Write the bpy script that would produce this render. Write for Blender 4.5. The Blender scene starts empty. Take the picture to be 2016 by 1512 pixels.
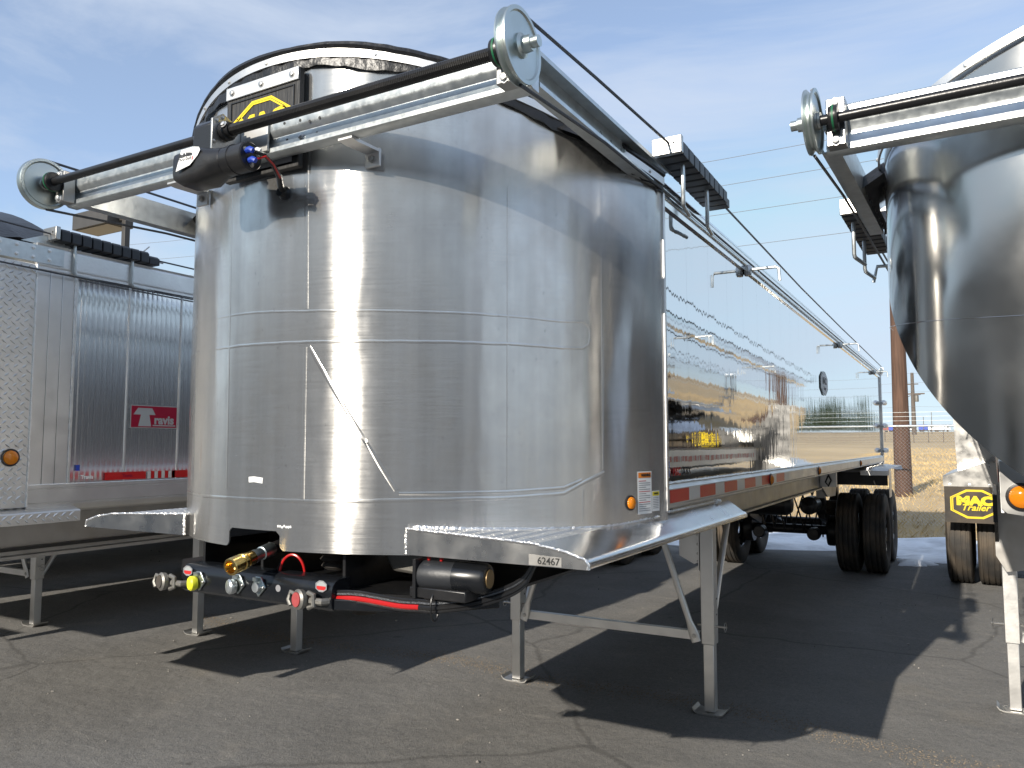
import bpy, bmesh, math, random
from mathutils import Vector, Matrix
random.seed(7)
SC = bpy.context.scene
COL = SC.collection
R = math.radians
PI = math.pi

# ------------------------------------------------------------------ camera, sky, sun, exposure
cam_data = bpy.data.cameras.new('camera')
cam = bpy.data.objects.new('camera', cam_data); COL.objects.link(cam)
cam.location = (2.177, -2.107, 1.7135)
cam.rotation_euler = (PI / 2 + .0775, 0, .5224)
cam_data.sensor_width = 36; cam_data.lens = 36 * 1539 / 2016
cam_data.clip_start = .05; cam_data.clip_end = 6000
SC.camera = cam

SUN = Vector((-.34, -2.25, 1.0)).normalized()          # towards the sun
el = math.asin(SUN.z)
world = bpy.data.worlds.new('World'); SC.world = world; world.use_nodes = True
nt = world.node_tree; N = nt.nodes; LK = nt.links
N.clear()
wo = N.new('ShaderNodeOutputWorld'); bg = N.new('ShaderNodeBackground')
sky = N.new('ShaderNodeTexSky'); sky.sky_type = 'NISHITA'; sky.sun_disc = False
sky.sun_elevation = el; sky.sun_rotation = math.atan2(SUN.x, SUN.y)
sky.altitude = 1400; sky.air_density = 1.0; sky.dust_density = .35; sky.ozone_density = 1.8
tc = N.new('ShaderNodeTexCoord')
mp = N.new('ShaderNodeMapping'); mp.inputs['Scale'].default_value = (1.0, 2.6, 6.5); mp.inputs['Rotation'].default_value = (0, R(-14), R(35))
n1 = N.new('ShaderNodeTexNoise'); n1.inputs['Scale'].default_value = 1.35; n1.inputs['Detail'].default_value = 9; n1.inputs['Roughness'].default_value = .6; n1.inputs['Distortion'].default_value = .5
rp = N.new('ShaderNodeValToRGB'); rp.color_ramp.elements[0].position = .40; rp.color_ramp.elements[1].position = .72
mul = N.new('ShaderNodeMath'); mul.operation = 'MULTIPLY'; mul.inputs[1].default_value = .62
mx = N.new('ShaderNodeMixRGB'); mx.inputs['Color2'].default_value = (3.0, 3.4, 4.05, 1)
LK.new(tc.outputs['Generated'], mp.inputs['Vector']); LK.new(mp.outputs['Vector'], n1.inputs['Vector'])
LK.new(n1.outputs['Fac'], rp.inputs['Fac']); LK.new(rp.outputs['Color'], mul.inputs[0]); ad = N.new('ShaderNodeMath'); ad.operation = 'ADD'; ad.inputs[1].default_value = .28; LK.new(mul.outputs[0], ad.inputs[0]); LK.new(ad.outputs[0], mx.inputs['Fac'])
dk = N.new('ShaderNodeMixRGB'); dk.blend_type = 'DARKEN'; dk.inputs['Fac'].default_value = .85; dk.inputs['Color2'].default_value = (2.5, 3.4, 4.0, 1); LK.new(sky.outputs['Color'], dk.inputs['Color1']); LK.new(dk.outputs['Color'], mx.inputs['Color1']); LK.new(mx.outputs['Color'], bg.inputs['Color'])
bg.inputs['Strength'].default_value = .148
LK.new(bg.outputs['Background'], wo.inputs['Surface'])
sun_d = bpy.data.lights.new('sun', 'SUN'); sun_d.energy = 4.0; sun_d.angle = R(.53); sun_d.color = (1, .93, .82)
sun = bpy.data.objects.new('sun', sun_d); COL.objects.link(sun); sun.location = (-10, -40, 30)
sun.rotation_euler = (-SUN).to_track_quat('-Z', 'Y').to_euler()
SC.view_settings.view_transform = 'Standard'; SC.view_settings.look = 'None'
SC.cycles.max_bounces = 9; SC.cycles.glossy_bounces = 8; SC.cycles.diffuse_bounces = 3
SC.view_settings.exposure = .6; SC.view_settings.gamma = 1; SC.view_settings.use_curve_mapping = False

# ------------------------------------------------------------------ materials
MATS = {}
def mat(name, base, metal=0., rough=.5, var=0., vscale=4., vdet=4., bump=0., bscale=40., bstretch=(1, 1, 1), aniso=0., rvar=0., vstretch=(1, 1, 1), dirt=None, coords='Object', spec=.5, bdet=3.):
    m = bpy.data.materials.new(name); m.use_nodes = True; MATS[name] = m
    t = m.node_tree; n = t.nodes; L = t.links; p = n['Principled BSDF']
    p.inputs['Base Color'].default_value = (*base, 1); p.inputs['Metallic'].default_value = metal
    p.inputs['Roughness'].default_value = rough; p.inputs['Specular IOR Level'].default_value = spec
    c = n.new('ShaderNodeTexCoord')
    def noise(scale, det, st):
        mm = n.new('ShaderNodeMapping'); mm.inputs['Scale'].default_value = st
        L.new(c.outputs[coords], mm.inputs['Vector'])
        x = n.new('ShaderNodeTexNoise'); x.inputs['Scale'].default_value = scale; x.inputs['Detail'].default_value = det
        L.new(mm.outputs['Vector'], x.inputs['Vector']); return x
    col = None
    if var:
        x = noise(vscale, vdet, vstretch)
        r = n.new('ShaderNodeValToRGB'); e = r.color_ramp.elements
        e[0].position = .3; e[1].position = .72
        e[0].color = (*[max(0, b * (1 - var)) for b in base], 1); e[1].color = (*[min(1, b * (1 + var)) for b in base], 1)
        L.new(x.outputs['Fac'], r.inputs['Fac']); col = r.outputs['Color']
    if dirt:
        dc, dscale, lo, hi, amt = dirt
        x = noise(dscale, 6, (1, 1, 1)); mr = n.new('ShaderNodeMapRange'); mr.inputs[1].default_value = lo; mr.inputs[2].default_value = hi; mr.inputs[4].default_value = amt
        L.new(x.outputs['Fac'], mr.inputs[0]); q = n.new('ShaderNodeMixRGB'); q.inputs['Color1'].default_value = (*base, 1); q.inputs['Color2'].default_value = (*dc, 1)
        if col: L.new(col, q.inputs['Color1'])
        L.new(mr.outputs[0], q.inputs['Fac']); col = q.outputs['Color']
    if col: L.new(col, p.inputs['Base Color'])
    if rvar:
        x = noise(vscale * 1.7, 5, vstretch); mr = n.new('ShaderNodeMapRange'); mr.inputs[1].default_value = .3; mr.inputs[2].default_value = .7
        mr.inputs[3].default_value = max(.02, rough - rvar); mr.inputs[4].default_value = min(1, rough + rvar)
        L.new(x.outputs['Fac'], mr.inputs[0]); L.new(mr.outputs[0], p.inputs['Roughness'])
    if bump:
        x = noise(bscale, bdet, bstretch); b = n.new('ShaderNodeBump'); b.inputs['Strength'].default_value = 1; b.inputs['Distance'].default_value = bump
        L.new(x.outputs['Fac'], b.inputs['Height']); L.new(b.outputs['Normal'], p.inputs['Normal'])
    if aniso:
        p.inputs['Anisotropic'].default_value = aniso
        tg = n.new('ShaderNodeTangent'); tg.direction_type = 'RADIAL'; tg.axis = 'Z'; L.new(tg.outputs['Tangent'], p.inputs['Tangent']); p.inputs['Anisotropic Rotation'].default_value = .25
    return m
def brushed(m):
    t = m.node_tree; n = t.nodes; L = t.links; p = n['Principled BSDF']; c = n.new('ShaderNodeTexCoord')
    def ns(st, d, r_=.6):
        mm = n.new('ShaderNodeMapping'); mm.inputs['Scale'].default_value = st; L.new(c.outputs['Object'], mm.inputs['Vector'])
        x = n.new('ShaderNodeTexNoise'); x.inputs['Scale'].default_value = 1; x.inputs['Detail'].default_value = d; x.inputs['Roughness'].default_value = r_; L.new(mm.outputs['Vector'], x.inputs['Vector']); return x.outputs['Fac']
    def mr(v, a, b, lo, hi):
        q = n.new('ShaderNodeMapRange'); q.inputs[1].default_value = a; q.inputs[2].default_value = b; q.inputs[3].default_value = lo; q.inputs[4].default_value = hi; L.new(v, q.inputs[0]); return q.outputs[0]
    def math_(op, a, b):
        q = n.new('ShaderNodeMath'); q.operation = op
        for i, v in enumerate((a, b)):
            if isinstance(v, float): q.inputs[i].default_value = v
            else: L.new(v, q.inputs[i])
        return q.outputs[0]
    grain = ns((7, 7, 260), 5); smudge = ns((5, 5, 3.5), 9, .68); streak = ns((16, 16, .5), 4); sp = ns((70, 70, 40), 3)
    ro = math_('ADD', mr(grain, .3, .7, .175, .222), mr(smudge, .35, .7, -.03, .065)); L.new(ro, p.inputs['Roughness'])
    k = math_('MULTIPLY', mr(grain, .3, .7, .95, 1.03), mr(streak, .3, .7, .90, 1.06)); k = math_('MULTIPLY', k, mr(smudge, .4, .75, 1.0, .86)); k = math_('MULTIPLY', k, mr(sp, .68, .74, 1.0, .72))
    mx_ = n.new('ShaderNodeMixRGB'); mx_.blend_type = 'MULTIPLY'; mx_.inputs['Fac'].default_value = 1; src = p.inputs['Base Color'].links[0].from_socket
    L.new(src, mx_.inputs['Color1']); L.new(k, mx_.inputs['Color2']); L.new(mx_.outputs['Color'], p.inputs['Base Color'])
    b1 = n.new('ShaderNodeBump'); b1.inputs['Distance'].default_value = .00006; L.new(grain, b1.inputs['Height'])
    b2 = n.new('ShaderNodeBump'); b2.inputs['Distance'].default_value = .009; L.new(ns((2.6, 2.6, .8), 3, .5), b2.inputs['Height']); L.new(b1.outputs['Normal'], b2.inputs['Normal'])
    L.new(b2.outputs['Normal'], p.inputs['Normal'])
def emis(name, col, s):
    m = bpy.data.materials.new(name); m.use_nodes = True; p = m.node_tree.nodes['Principled BSDF']
    p.inputs['Base Color'].default_value = (*col, 1); p.inputs['Emission Color'].default_value = (*col, 1); p.inputs['Emission Strength'].default_value = s
    return m
mat('nose_alu', (.65, .635, .61), .88, .20, var=.05, vscale=1.3, bump=.0035, bscale=1.6, bdet=2, aniso=.97, rvar=.04, vstretch=(1, 1, .6), dirt=((.6, .58, .54), 3, .62, .8, .3))
brushed(MATS['nose_alu'])
mat('nose_dark', (.52, .51, .49), 1, .14, var=.08, vscale=2, bump=.004, bscale=1.4, bdet=2, rvar=.05, dirt=((.42, .39, .34), 2.2, .5, .75, .5))
mat('mirror', (.79, .79, .79), 1, .028, bump=.0009, bscale=1.0, bstretch=(1, 9, 2.0), bdet=2)
mat('mirror_rib', (.84, .85, .86), .90, .10, bump=.00025, bscale=1.0, bstretch=(1, 8, 2.5), bdet=2)
mat('polished', (.85, .85, .84), 1, .12, bump=.0012, bscale=3, bstretch=(1, .4, 3))
mat('alu', (.76, .75, .73), .93, .40, var=.07, vscale=6, bump=.0004, bscale=60, rvar=.06)
mat('alu_dull', (.52, .51, .49), .9, .45, var=.12, vscale=5, rvar=.08, dirt=((.35, .31, .26), 4, .5, .75, .5))
mat('alu_plate', (.46, .45, .43), 1, .33, var=.1, vscale=6, rvar=.08)
mat('alu_step', (.60, .59, .57), 1, .30, var=.08, vscale=5, bump=.0008, bscale=8, rvar=.07, dirt=((.42, .40, .36), 5, .5, .75, .4))
mat('alu_lip', (.74, .74, .74), 1, .23, bump=.0015, bscale=5, bstretch=(1, .4, 3), rvar=.06, var=.06, vscale=4)
mat('weld', (.84, .83, .81), 1, .34, bump=.003, bscale=160)
mat('galv', (.62, .65, .65), .88, .36, var=.10, vscale=22, vdet=2, rvar=.08, bump=.0003, bscale=90)
mat('zinc', (.56, .61, .59), 1, .36, var=.08, vscale=8, rvar=.05)
mat('steel', (.52, .51, .49), 1, .35, var=.1, vscale=20)
mat('black', (.012, .012, .013), 0, .32, bump=.0004, bscale=120, dirt=((.06, .055, .05), 9, .5, .8, .35))
mat('black_gloss', (.008, .009, .011), 0, .25, rvar=.05, dirt=((.05, .05, .05), 12, .55, .85, .3))
mat('vinyl', (.010, .010, .011), 0, .38, bump=.004, bscale=35)
mat('plastic_dark', (.022, .024, .028), 0, .45, bump=.0006, bscale=80)
mat('rubber', (.036, .033, .030), 0, .75, var=.25, vscale=7, bump=.0015, bscale=60, dirt=((.12, .09, .06), 4, .38, .68, .75))
mat('board', (.022, .021, .02), 0, .5, bump=.002, bscale=12, bstretch=(6, 1, 1))
mat('brass', (.72, .50, .17), 1, .22, var=.1, vscale=20)
mat('red_hose', (.45, .012, .012), 0, .3)
mat('yellow', (.85, .62, .01), 0, .45)
mat('yellow_lid', (.80, .78, .03), 0, .45)
mat('white', (.8, .8, .78), 0, .45)
mat('red_tape', (.55, .012, .012), 0, .3, bump=.0005, bscale=300)
mat('white_tape', (.62, .61, .58), 0, .35, bump=.0005, bscale=300)
mat('red_sticker', (.32, .003, .03), 0, .3)
mat('silver_print', (.45, .47, .47), .3, .4)
mat('orange_sticker', (.8, .23, .02), 0, .4)
mat('yellow_sticker', (.8, .66, .03), 0, .4)
mat('blue', (.02, .06, .42), 0, .4)
mat('ink', (.02, .02, .02), 0, .5)
mat('ink_grey', (.25, .25, .26), 0, .5)
mat('red_ink', (.5, .02, .02), 0, .5)
mat('pink_cap', (.35, .06, .06), 0, .5)
mat('casting', (.23, .22, .20), .7, .5, var=.15, vscale=20, bump=.001, bscale=80)
mat('tan_cap', (.28, .19, .09), .4, .4)
mat('green_tag', (.01, .12, .05), 0, .5)
amber = mat('amber', (.85, .26, .01), 0, .12); amber.node_tree.nodes['Principled BSDF'].inputs['Transmission Weight'].default_value = .25
mat('wood_pole', (.10, .054, .034), 0, .8, var=.35, vscale=3, vstretch=(8, 8, .5), bump=.006, bscale=14, bstretch=(5, 5, .3))
mat('grey_wood', (.12, .10, .085), 0, .85, var=.2)
mat('bronze_paint', (.05, .045, .04), 0, .5, var=.1)
mat('lens', (.16, .14, .11), 0, .3)
mat('wire', (.17, .18, .20), .3, .6)
mat('cable', (.10, .105, .115), .8, .45, bump=.002, bscale=300)
mat('tree', (.035, .055, .022), 0, .8, var=.4, vscale=2)
mat('bark', (.05, .035, .025), 0, .9)
mat('snow', (.88, .90, .93), 0, .55, var=.08, vscale=3, bump=.03, bscale=6, bdet=6, dirt=((.35, .35, .36), 1.6, .5, .72, .7))
mat('car_white', (.75, .76, .78), 0, .3); mat('car_blue', (.05, .09, .42), 0, .35); mat('glass', (.02, .025, .03), 0, .08)
mat('roof_red', (.30, .10, .09), 0, .7); mat('wall_pale', (.5, .45, .4), 0, .8)
mat('siding', (.28, .255, .225), 0, .7, var=.1, vscale=2)
mat('pebble', (.30, .28, .25), 0, .8, var=.4, vscale=30)
mat('grit', (.24, .19, .135), 0, .9, var=.4, vscale=60)
mat('tar', (.03, .03, .03), 0, .6)
mat('straw', (.62, .45, .21), 0, .8, var=.35, vscale=1.5)
def ground_mats():
    # asphalt with worn patches, tan dust, stains and fine aggregate
    m = mat('asphalt', (.085, .078, .070), 0, .85); t = m.node_tree; n = t.nodes; L = t.links; p = n['Principled BSDF']; c = n.new('ShaderNodeTexCoord')
    def ns(s, d, r=.55, st=(1, 1, 1), dist=0):
        mm = n.new('ShaderNodeMapping'); mm.inputs['Scale'].default_value = st; L.new(c.outputs['Object'], mm.inputs['Vector'])
        x = n.new('ShaderNodeTexNoise'); x.inputs['Scale'].default_value = s; x.inputs['Detail'].default_value = d; x.inputs['Roughness'].default_value = r; x.inputs['Distortion'].default_value = dist
        L.new(mm.outputs['Vector'], x.inputs['Vector']); return x.outputs['Fac']
    def mrange(v, a, b, lo=0, hi=1):
        q = n.new('ShaderNodeMapRange'); q.inputs[1].default_value = a; q.inputs[2].default_value = b; q.inputs[3].default_value = lo; q.inputs[4].default_value = hi; L.new(v, q.inputs[0]); return q.outputs[0]
    def mix(f, a, b):
        q = n.new('ShaderNodeMixRGB'); L.new(f, q.inputs['Fac'])
        for k, s in (('Color1', a), ('Color2', b)):
            if isinstance(s, tuple): q.inputs[k].default_value = (*s, 1)
            else: L.new(s, q.inputs[k])
        return q.outputs['Color']
    base = mix(mrange(ns(.9, 8, .62), .3, .7), (.122, .121, .119), (.206, .203, .197))
    base = mix(mrange(ns(1.7, 7, .65, dist=.8), .57, .75, 0, .75), base, (.275, .258, .23))      # dust
    base = mix(mrange(ns(.55, 6, .6, st=(.35, 1.4, 1), dist=.6), .55, .68, 0, .6), base, (.085, .082, .078))  # oil, old patches
    base = mix(mrange(ns(26, 8, .75, st=(1, 1, 1)), .36, .66, .0, .5), base, (.30, .285, .26))   # coarse mottling
    base = mix(mrange(ns(60, 5, .7), .30, .50, .55, 0), base, (.07, .067, .062))
    base = mix(mrange(ns(3.0, 9, .7, st=(.25, 1.6, 1), dist=1.2), .60, .70, 0, .45), base, (.34, .32, .28))   # scuffs
    base = mix(mrange(ns(5.5, 3, .5), .70, .76, 0, .6), base, (.06, .058, .055))   # oil drips
    base = mix(mrange(ns(.8, 4, .6, dist=.5), .60, .72, 0, .35), base, (.28, .25, .20))   # dried mud
    base = mix(mrange(ns(120, 4, .75), .52, .70, 0, .7), base, (.33, .30, .26))                # light aggregate
    base = mix(mrange(ns(160, 2, .6), .30, .42, .6, 0), base, (.03, .029, .028))                 # dark pits
    vor = n.new('ShaderNodeTexVoronoi'); vor.feature = 'DISTANCE_TO_EDGE'; vor.inputs['Scale'].default_value = .42; vor.inputs['Randomness'].default_value = 1
    wv = n.new('ShaderNodeMixRGB'); wv.inputs['Fac'].default_value = .22; L.new(c.outputs['Object'], wv.inputs['Color1'])
    wn = n.new('ShaderNodeTexNoise'); wn.inputs['Scale'].default_value = 1.6; wn.inputs['Detail'].default_value = 8; L.new(c.outputs['Object'], wn.inputs['Vector']); L.new(wn.outputs['Color'], wv.inputs['Color2']); L.new(wv.outputs['Color'], vor.inputs['Vector'])
    base = mix(mrange(vor.outputs['Distance'], .002, .008, .42, 0), base, (.055, .052, .048))   # cracks
    L.new(base, p.inputs['Base Color'])
    b1 = n.new('ShaderNodeBump'); b1.inputs['Distance'].default_value = .006; b1.inputs['Strength'].default_value = 1; L.new(ns(95, 5, .75), b1.inputs['Height'])
    b2 = n.new('ShaderNodeBump'); b2.inputs['Distance'].default_value = .02; b2.inputs['Strength'].default_value = .8; L.new(ns(5, 6, .6), b2.inputs['Height']); L.new(b1.outputs['Normal'], b2.inputs['Normal'])
    L.new(b2.outputs['Normal'], p.inputs['Normal'])
    L.new(mrange(ns(1.1, 5), .3, .7, .72, .95), p.inputs['Roughness'])
    m = mat('field', (.36, .25, .11), 0, .95); t = m.node_tree; n = t.nodes; L = t.links; p = n['Principled BSDF']; c = n.new('ShaderNodeTexCoord')
    f = mix(mrange(ns(.35, 8, .65, st=(.3, 1, 1)), .3, .7), (.39, .285, .16), (.62, .475, .28))
    f = mix(mrange(ns(3.2, 6, .7), .55, .75, 0, .55), f, (.36, .25, .13))
    L.new(f, p.inputs['Base Color'])
    b1 = n.new('ShaderNodeBump'); b1.inputs['Distance'].default_value = .04; L.new(ns(4, 7, .7), b1.inputs['Height']); L.new(b1.outputs['Normal'], p.inputs['Normal'])
ground_mats()

# ------------------------------------------------------------------ mesh builder
class MB:
    def __init__(s): s.v = []; s.f = []
    def add(s, vs, fs):
        o = len(s.v); s.v += [tuple(x) for x in vs]; s.f += [tuple(i + o for i in q) for q in fs]; return s
    def box(s, x0, x1, y0, y1, z0, z1):
        return s.add([(x0, y0, z0), (x1, y0, z0), (x1, y1, z0), (x0, y1, z0), (x0, y0, z1), (x1, y0, z1), (x1, y1, z1), (x0, y1, z1)],
                     [(0, 3, 2, 1), (4, 5, 6, 7), (0, 1, 5, 4), (1, 2, 6, 5), (2, 3, 7, 6), (3, 0, 4, 7)])
    def prism(s, poly, ax, a0, a1):
        def P(u, w, a): return {0: (a, u, w), 1: (u, a, w), 2: (u, w, a)}[ax]
        n = len(poly); vs = [P(u, w, a0) for u, w in poly] + [P(u, w, a1) for u, w in poly]
        return s.add(vs, [tuple(range(n - 1, -1, -1)), tuple(range(n, 2 * n))] + [(i, (i + 1) % n, n + (i + 1) % n, n + i) for i in range(n)])
    def strip(s, poly, ax, a0, a1):            # open profile swept along an axis
        def P(u, w, a): return {0: (a, u, w), 1: (u, a, w), 2: (u, w, a)}[ax]
        n = len(poly); return s.add([P(u, w, a0) for u, w in poly] + [P(u, w, a1) for u, w in poly], [(i, i + 1, n + i + 1, n + i) for i in range(n - 1)])
    def tube(s, path, r, n=8, caps=True, closed=False):
        P = [Vector(p) for p in path]; m = len(P); rs = r if isinstance(r, (list, tuple)) else [r] * m
        vs = []; prev = None
        for i in range(m):
            if closed: d = P[(i + 1) % m] - P[i - 1]
            else: d = P[min(i + 1, m - 1)] - P[max(i - 1, 0)]
            d.normalize()
            a = prev if prev is not None else (Vector((0, 0, 1)) if abs(d.z) < .9 else Vector((1, 0, 0)))
            u = (a - d * a.dot(d)).normalized(); prev = u; w = d.cross(u)
            for k in range(n):
                t = 2 * PI * (k + .5) / n; vs.append(P[i] + (u * math.cos(t) + w * math.sin(t)) * rs[i])
        fs = []
        for i in range(m if closed else m - 1):
            j = (i + 1) % m
            for k in range(n): fs.append((i * n + k, i * n + (k + 1) % n, j * n + (k + 1) % n, j * n + k))
        if caps and not closed: fs += [tuple(range(n - 1, -1, -1)), tuple(range((m - 1) * n, m * n))]
        return s.add(vs, fs)
    def lathe(s, prof, o=(0, 0, 0), ax=(1, 0, 0), n=24, cap=True):
        ax = Vector(ax).normalized(); a = Vector((0, 0, 1)) if abs(ax.z) < .9 else Vector((1, 0, 0))
        u = (a - ax * a.dot(ax)).normalized(); w = ax.cross(u); o = Vector(o); vs = []
        for r, h in prof:
            for k in range(n):
                t = 2 * PI * k / n; vs.append(o + ax * h + (u * math.cos(t) + w * math.sin(t)) * max(r, 1e-4))
        m = len(prof); fs = [(i * n + k, i * n + (k + 1) % n, (i + 1) * n + (k + 1) % n, (i + 1) * n + k) for i in range(m - 1) for k in range(n)]
        if cap: fs += [tuple(range(n - 1, -1, -1)), tuple(range((m - 1) * n, m * n))]
        return s.add(vs, fs)
    def grid(s, fn, nu, nv):
        vs = [fn(i / nu, j / nv) for j in range(nv + 1) for i in range(nu + 1)]
        return s.add(vs, [(j * (nu + 1) + i, j * (nu + 1) + i + 1, (j + 1) * (nu + 1) + i + 1, (j + 1) * (nu + 1) + i) for j in range(nv) for i in range(nu)])
    def beam(s, a, b, w, h, up=(0, 0, 1)):     # rectangular bar from a to b
        a = Vector(a); b = Vector(b); d = (b - a).normalized(); up = Vector(up)
        x = d.cross(up); x = x.normalized() if x.length > 1e-6 else Vector((1, 0, 0)); y = x.cross(d)
        c = [x * w / 2 + y * h / 2, -x * w / 2 + y * h / 2, -x * w / 2 - y * h / 2, x * w / 2 - y * h / 2]
        return s.add([a + q for q in c] + [b + q for q in c], [(0, 1, 2, 3), (7, 6, 5, 4)] + [(i, i + 4, (i + 1) % 4 + 4, (i + 1) % 4) for i in range(4)])
    def mesh(s, name, m, sharp=33):
        me = bpy.data.meshes.new(name); me.from_pydata(s.v, [], s.f); 
        bm = bmesh.new(); bm.from_mesh(me); bmesh.ops.recalc_face_normals(bm, faces=bm.faces)
        for f in bm.faces: f.smooth = True
        for e in bm.edges: e.smooth = len(e.link_faces) == 2 and e.calc_face_angle(3.2) < R(sharp)
        bm.to_mesh(me); bm.free()
        me.materials.append(MATS[m] if isinstance(m, str) else m); return me
    def build(s, name, m, parent=None, bevel=0, kind=None, solid=0, loc=None, sharp=33):
        return link(name, s.mesh(name, m, sharp), parent, bevel, kind, solid, loc)
def link(name, me, parent=None, bevel=0, kind=None, solid=0, loc=None, rot=None):
    o = bpy.data.objects.new(name, me); COL.objects.link(o)
    if parent: o.parent = parent
    if loc: o.location = loc
    if rot: o.rotation_euler = rot
    if kind: o['kind'] = kind
    if solid:
        q = o.modifiers.new('solid', 'SOLIDIFY'); q.thickness = solid; q.offset = -1
    if bevel:
        q = o.modifiers.new('bevel', 'BEVEL'); q.width = bevel; q.segments = 2; q.limit_method = 'ANGLE'; q.angle_limit = R(40)
    return o
def thing(name, label, cat, loc=(0, 0, 0), rz=0, group=None):
    o = bpy.data.objects.new(name, None); COL.objects.link(o); o.location = loc; o.rotation_euler = (0, 0, rz); o.empty_display_size = .2
    o['label'] = label; o['category'] = cat
    if group: o['group'] = group
    return o
def tag(o, label, cat, group=None):
    o['label'] = label; o['category'] = cat
    if group: o['group'] = group
    return o
def text(name, body, size, m, parent, o, right, up, extrude=.0006, bold=0., shear=0., align='CENTER', xs=1.):
    cu = bpy.data.curves.new(name, 'FONT'); cu.body = body; cu.size = size; cu.extrude = extrude; cu.offset = bold; cu.shear = shear
    cu.align_x = align; cu.align_y = 'CENTER'; cu.resolution_u = 3
    tmp = bpy.data.objects.new('tmp', cu); COL.objects.link(tmp)
    dg = bpy.context.evaluated_depsgraph_get(); me = bpy.data.meshes.new_from_object(tmp.evaluated_get(dg))
    bpy.data.objects.remove(tmp); bpy.data.curves.remove(cu)
    rt = Vector(right).normalized(); u = Vector(up).normalized(); nn = rt.cross(u)
    M = Matrix(((rt.x * xs, u.x, nn.x, o[0]), (rt.y * xs, u.y, nn.y, o[1]), (rt.z * xs, u.z, nn.z, o[2]), (0, 0, 0, 1)))
    me.transform(M); me.materials.clear(); me.materials.append(MATS[m]); me.name = name
    return link(name, me, parent)
def plate(o, right, up, w, h, t=.001, off=0.):     # a thin box facing right x up, centred at o
    rt = Vector(right).normalized(); u = Vector(up).normalized(); n = rt.cross(u); o = Vector(o) + n * off
    mb = MB(); c = []
    for k in (0, t):
        for a, b in ((-1, -1), (1, -1), (1, 1), (-1, 1)): c.append(o + rt * a * w / 2 + u * b * h / 2 + n * k)
    return mb.add(c, [(3, 2, 1, 0), (4, 5, 6, 7), (0, 1, 5, 4), (1, 2, 6, 5), (2, 3, 7, 6), (3, 0, 4, 7)])
def polyplate(o, right, up, poly, t=.001, off=0.):
    rt = Vector(right).normalized(); u = Vector(up).normalized(); n = rt.cross(u); o = Vector(o) + n * off; m = len(poly)
    vs = [o + rt * a + u * b for a, b in poly] + [o + rt * a + u * b + n * t for a, b in poly]
    return MB().add(vs, [tuple(range(m - 1, -1, -1)), tuple(range(m, 2 * m))] + [(i, (i + 1) % m, m + (i + 1) % m, m + i) for i in range(m)])
def ring_poly(o, right, up, poly, w, t=.002, off=0.):  # outline of a polygon as a raised band
    rt = Vector(right).normalized(); u = Vector(up).normalized(); n = rt.cross(u); o = Vector(o) + n * off; m = len(poly)
    cx = sum(p[0] for p in poly) / m; cy = sum(p[1] for p in poly) / m
    inn = []
    for a, b in poly:
        L = math.hypot(a - cx, b - cy); k = (L - w) / L; inn.append((cx + (a - cx) * k, cy + (b - cy) * k))
    A = [o + rt * a + u * b + n * t for a, b in poly]; B = [o + rt * a + u * b + n * t for a, b in inn]
    A0 = [p - n * t for p in A]; B0 = [p - n * t for p in B]; vs = A + B + A0 + B0; fs = []
    for i in range(m):
        j = (i + 1) % m; fs += [(i, j, m + j, m + i), (2 * m + i, 2 * m + j, j, i), (m + i, m + j, 3 * m + j, 3 * m + i)]
    return MB().add(vs, fs)
CACHE = {}
def inst(name, key, fn, m, parent, loc=(0, 0, 0), rot=None, bevel=0):
    if key not in CACHE: CACHE[key] = fn().mesh(name, m)
    return link(name, CACHE[key], parent, bevel, loc=loc, rot=rot)
def bolt(parent, o, ax, r=.008, m='steel', name='bolt', h=.006):
    key = ('bolt', r, m, h)
    def f(): return MB().lathe([(r * 1.5, 0), (r * 1.5, h * .25), (r, h * .3), (r, h), (r * .6, h * 1.15)], n=6 if r > .009 else 8)
    q = Vector((1, 0, 0)).rotation_difference(Vector(ax)).to_euler()
    return inst(name, key, f, m, parent, o, q)
OCT = [(-.5, .22), (-.5, -.22), (-.17, -.47), (.17, -.47), (.5, -.22), (.5, .22), (.17, .47), (-.17, .47)]
def logo(parent, o, right, up, w, h, m='yellow', backed=True):
    P = lambda k: [(a * w * k, b * h * k / .94) for a, b in OCT]
    ring_poly(o, right, up, P(1.), .0085 * w / .3, .0015).build('logo_ring', m, parent)
    ring_poly(o, right, up, P(.92), .0065 * w / .3, .0015).build('logo_ring', m, parent)
    U = Vector(up).normalized()
    text('logo_text', 'MAC', h * .40, m, parent, Vector(o) + U * h * .10, right, up, .0015, bold=.006 * h / .2, xs=1.28)
    text('logo_text', 'Trailer', h * .30, m, parent, Vector(o) - U * h * .13, right, up, .0022, shear=.35, bold=.002, xs=1.05)

# ------------------------------------------------------------------ ground, field, snow
def lerp_table(T, s):
    if s <= T[0][0]: return T[0][1]
    for (a, b), (c, d) in zip(T, T[1:]):
        if s <= c:
            t = (s - a) / (c - a); return b + (d - b) * (t * t * (3 - 2 * t) * .5 + t * .5)
    return T[-1][1]
TERR = [(-1, -.02), (0, -.02), (1.5, .28), (3.0, .62), (5, .66), (24, 1.02), (46, 1.88), (110, 3.2), (236, 5.2), (420, 8.1), (480, 8.3), (5000, 8.3)]
def terr(x, y):
    s = max(y - 14.0, x - 24, -x - 70, -y - 90); z = lerp_table(TERR, s)
    if s > 0: z += min(1, s / 3) * (.05 * math.sin(x * .7 + y * .3) + .04 * math.sin(x * .23 - y * .9))
    return z
def axis_pts(lo, hi, fine0, fine1, step):
    a = [fine0 + i * step for i in range(int((fine1 - fine0) / step) + 1)]
    x = fine1; d = step
    while x < hi: d *= 1.35; x += d; a.append(min(x, hi))
    x = fine0; d = step; b = []
    while x > lo: d *= 1.35; x -= d; b.append(max(x, lo))
    return b[::-1] + a
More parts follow.
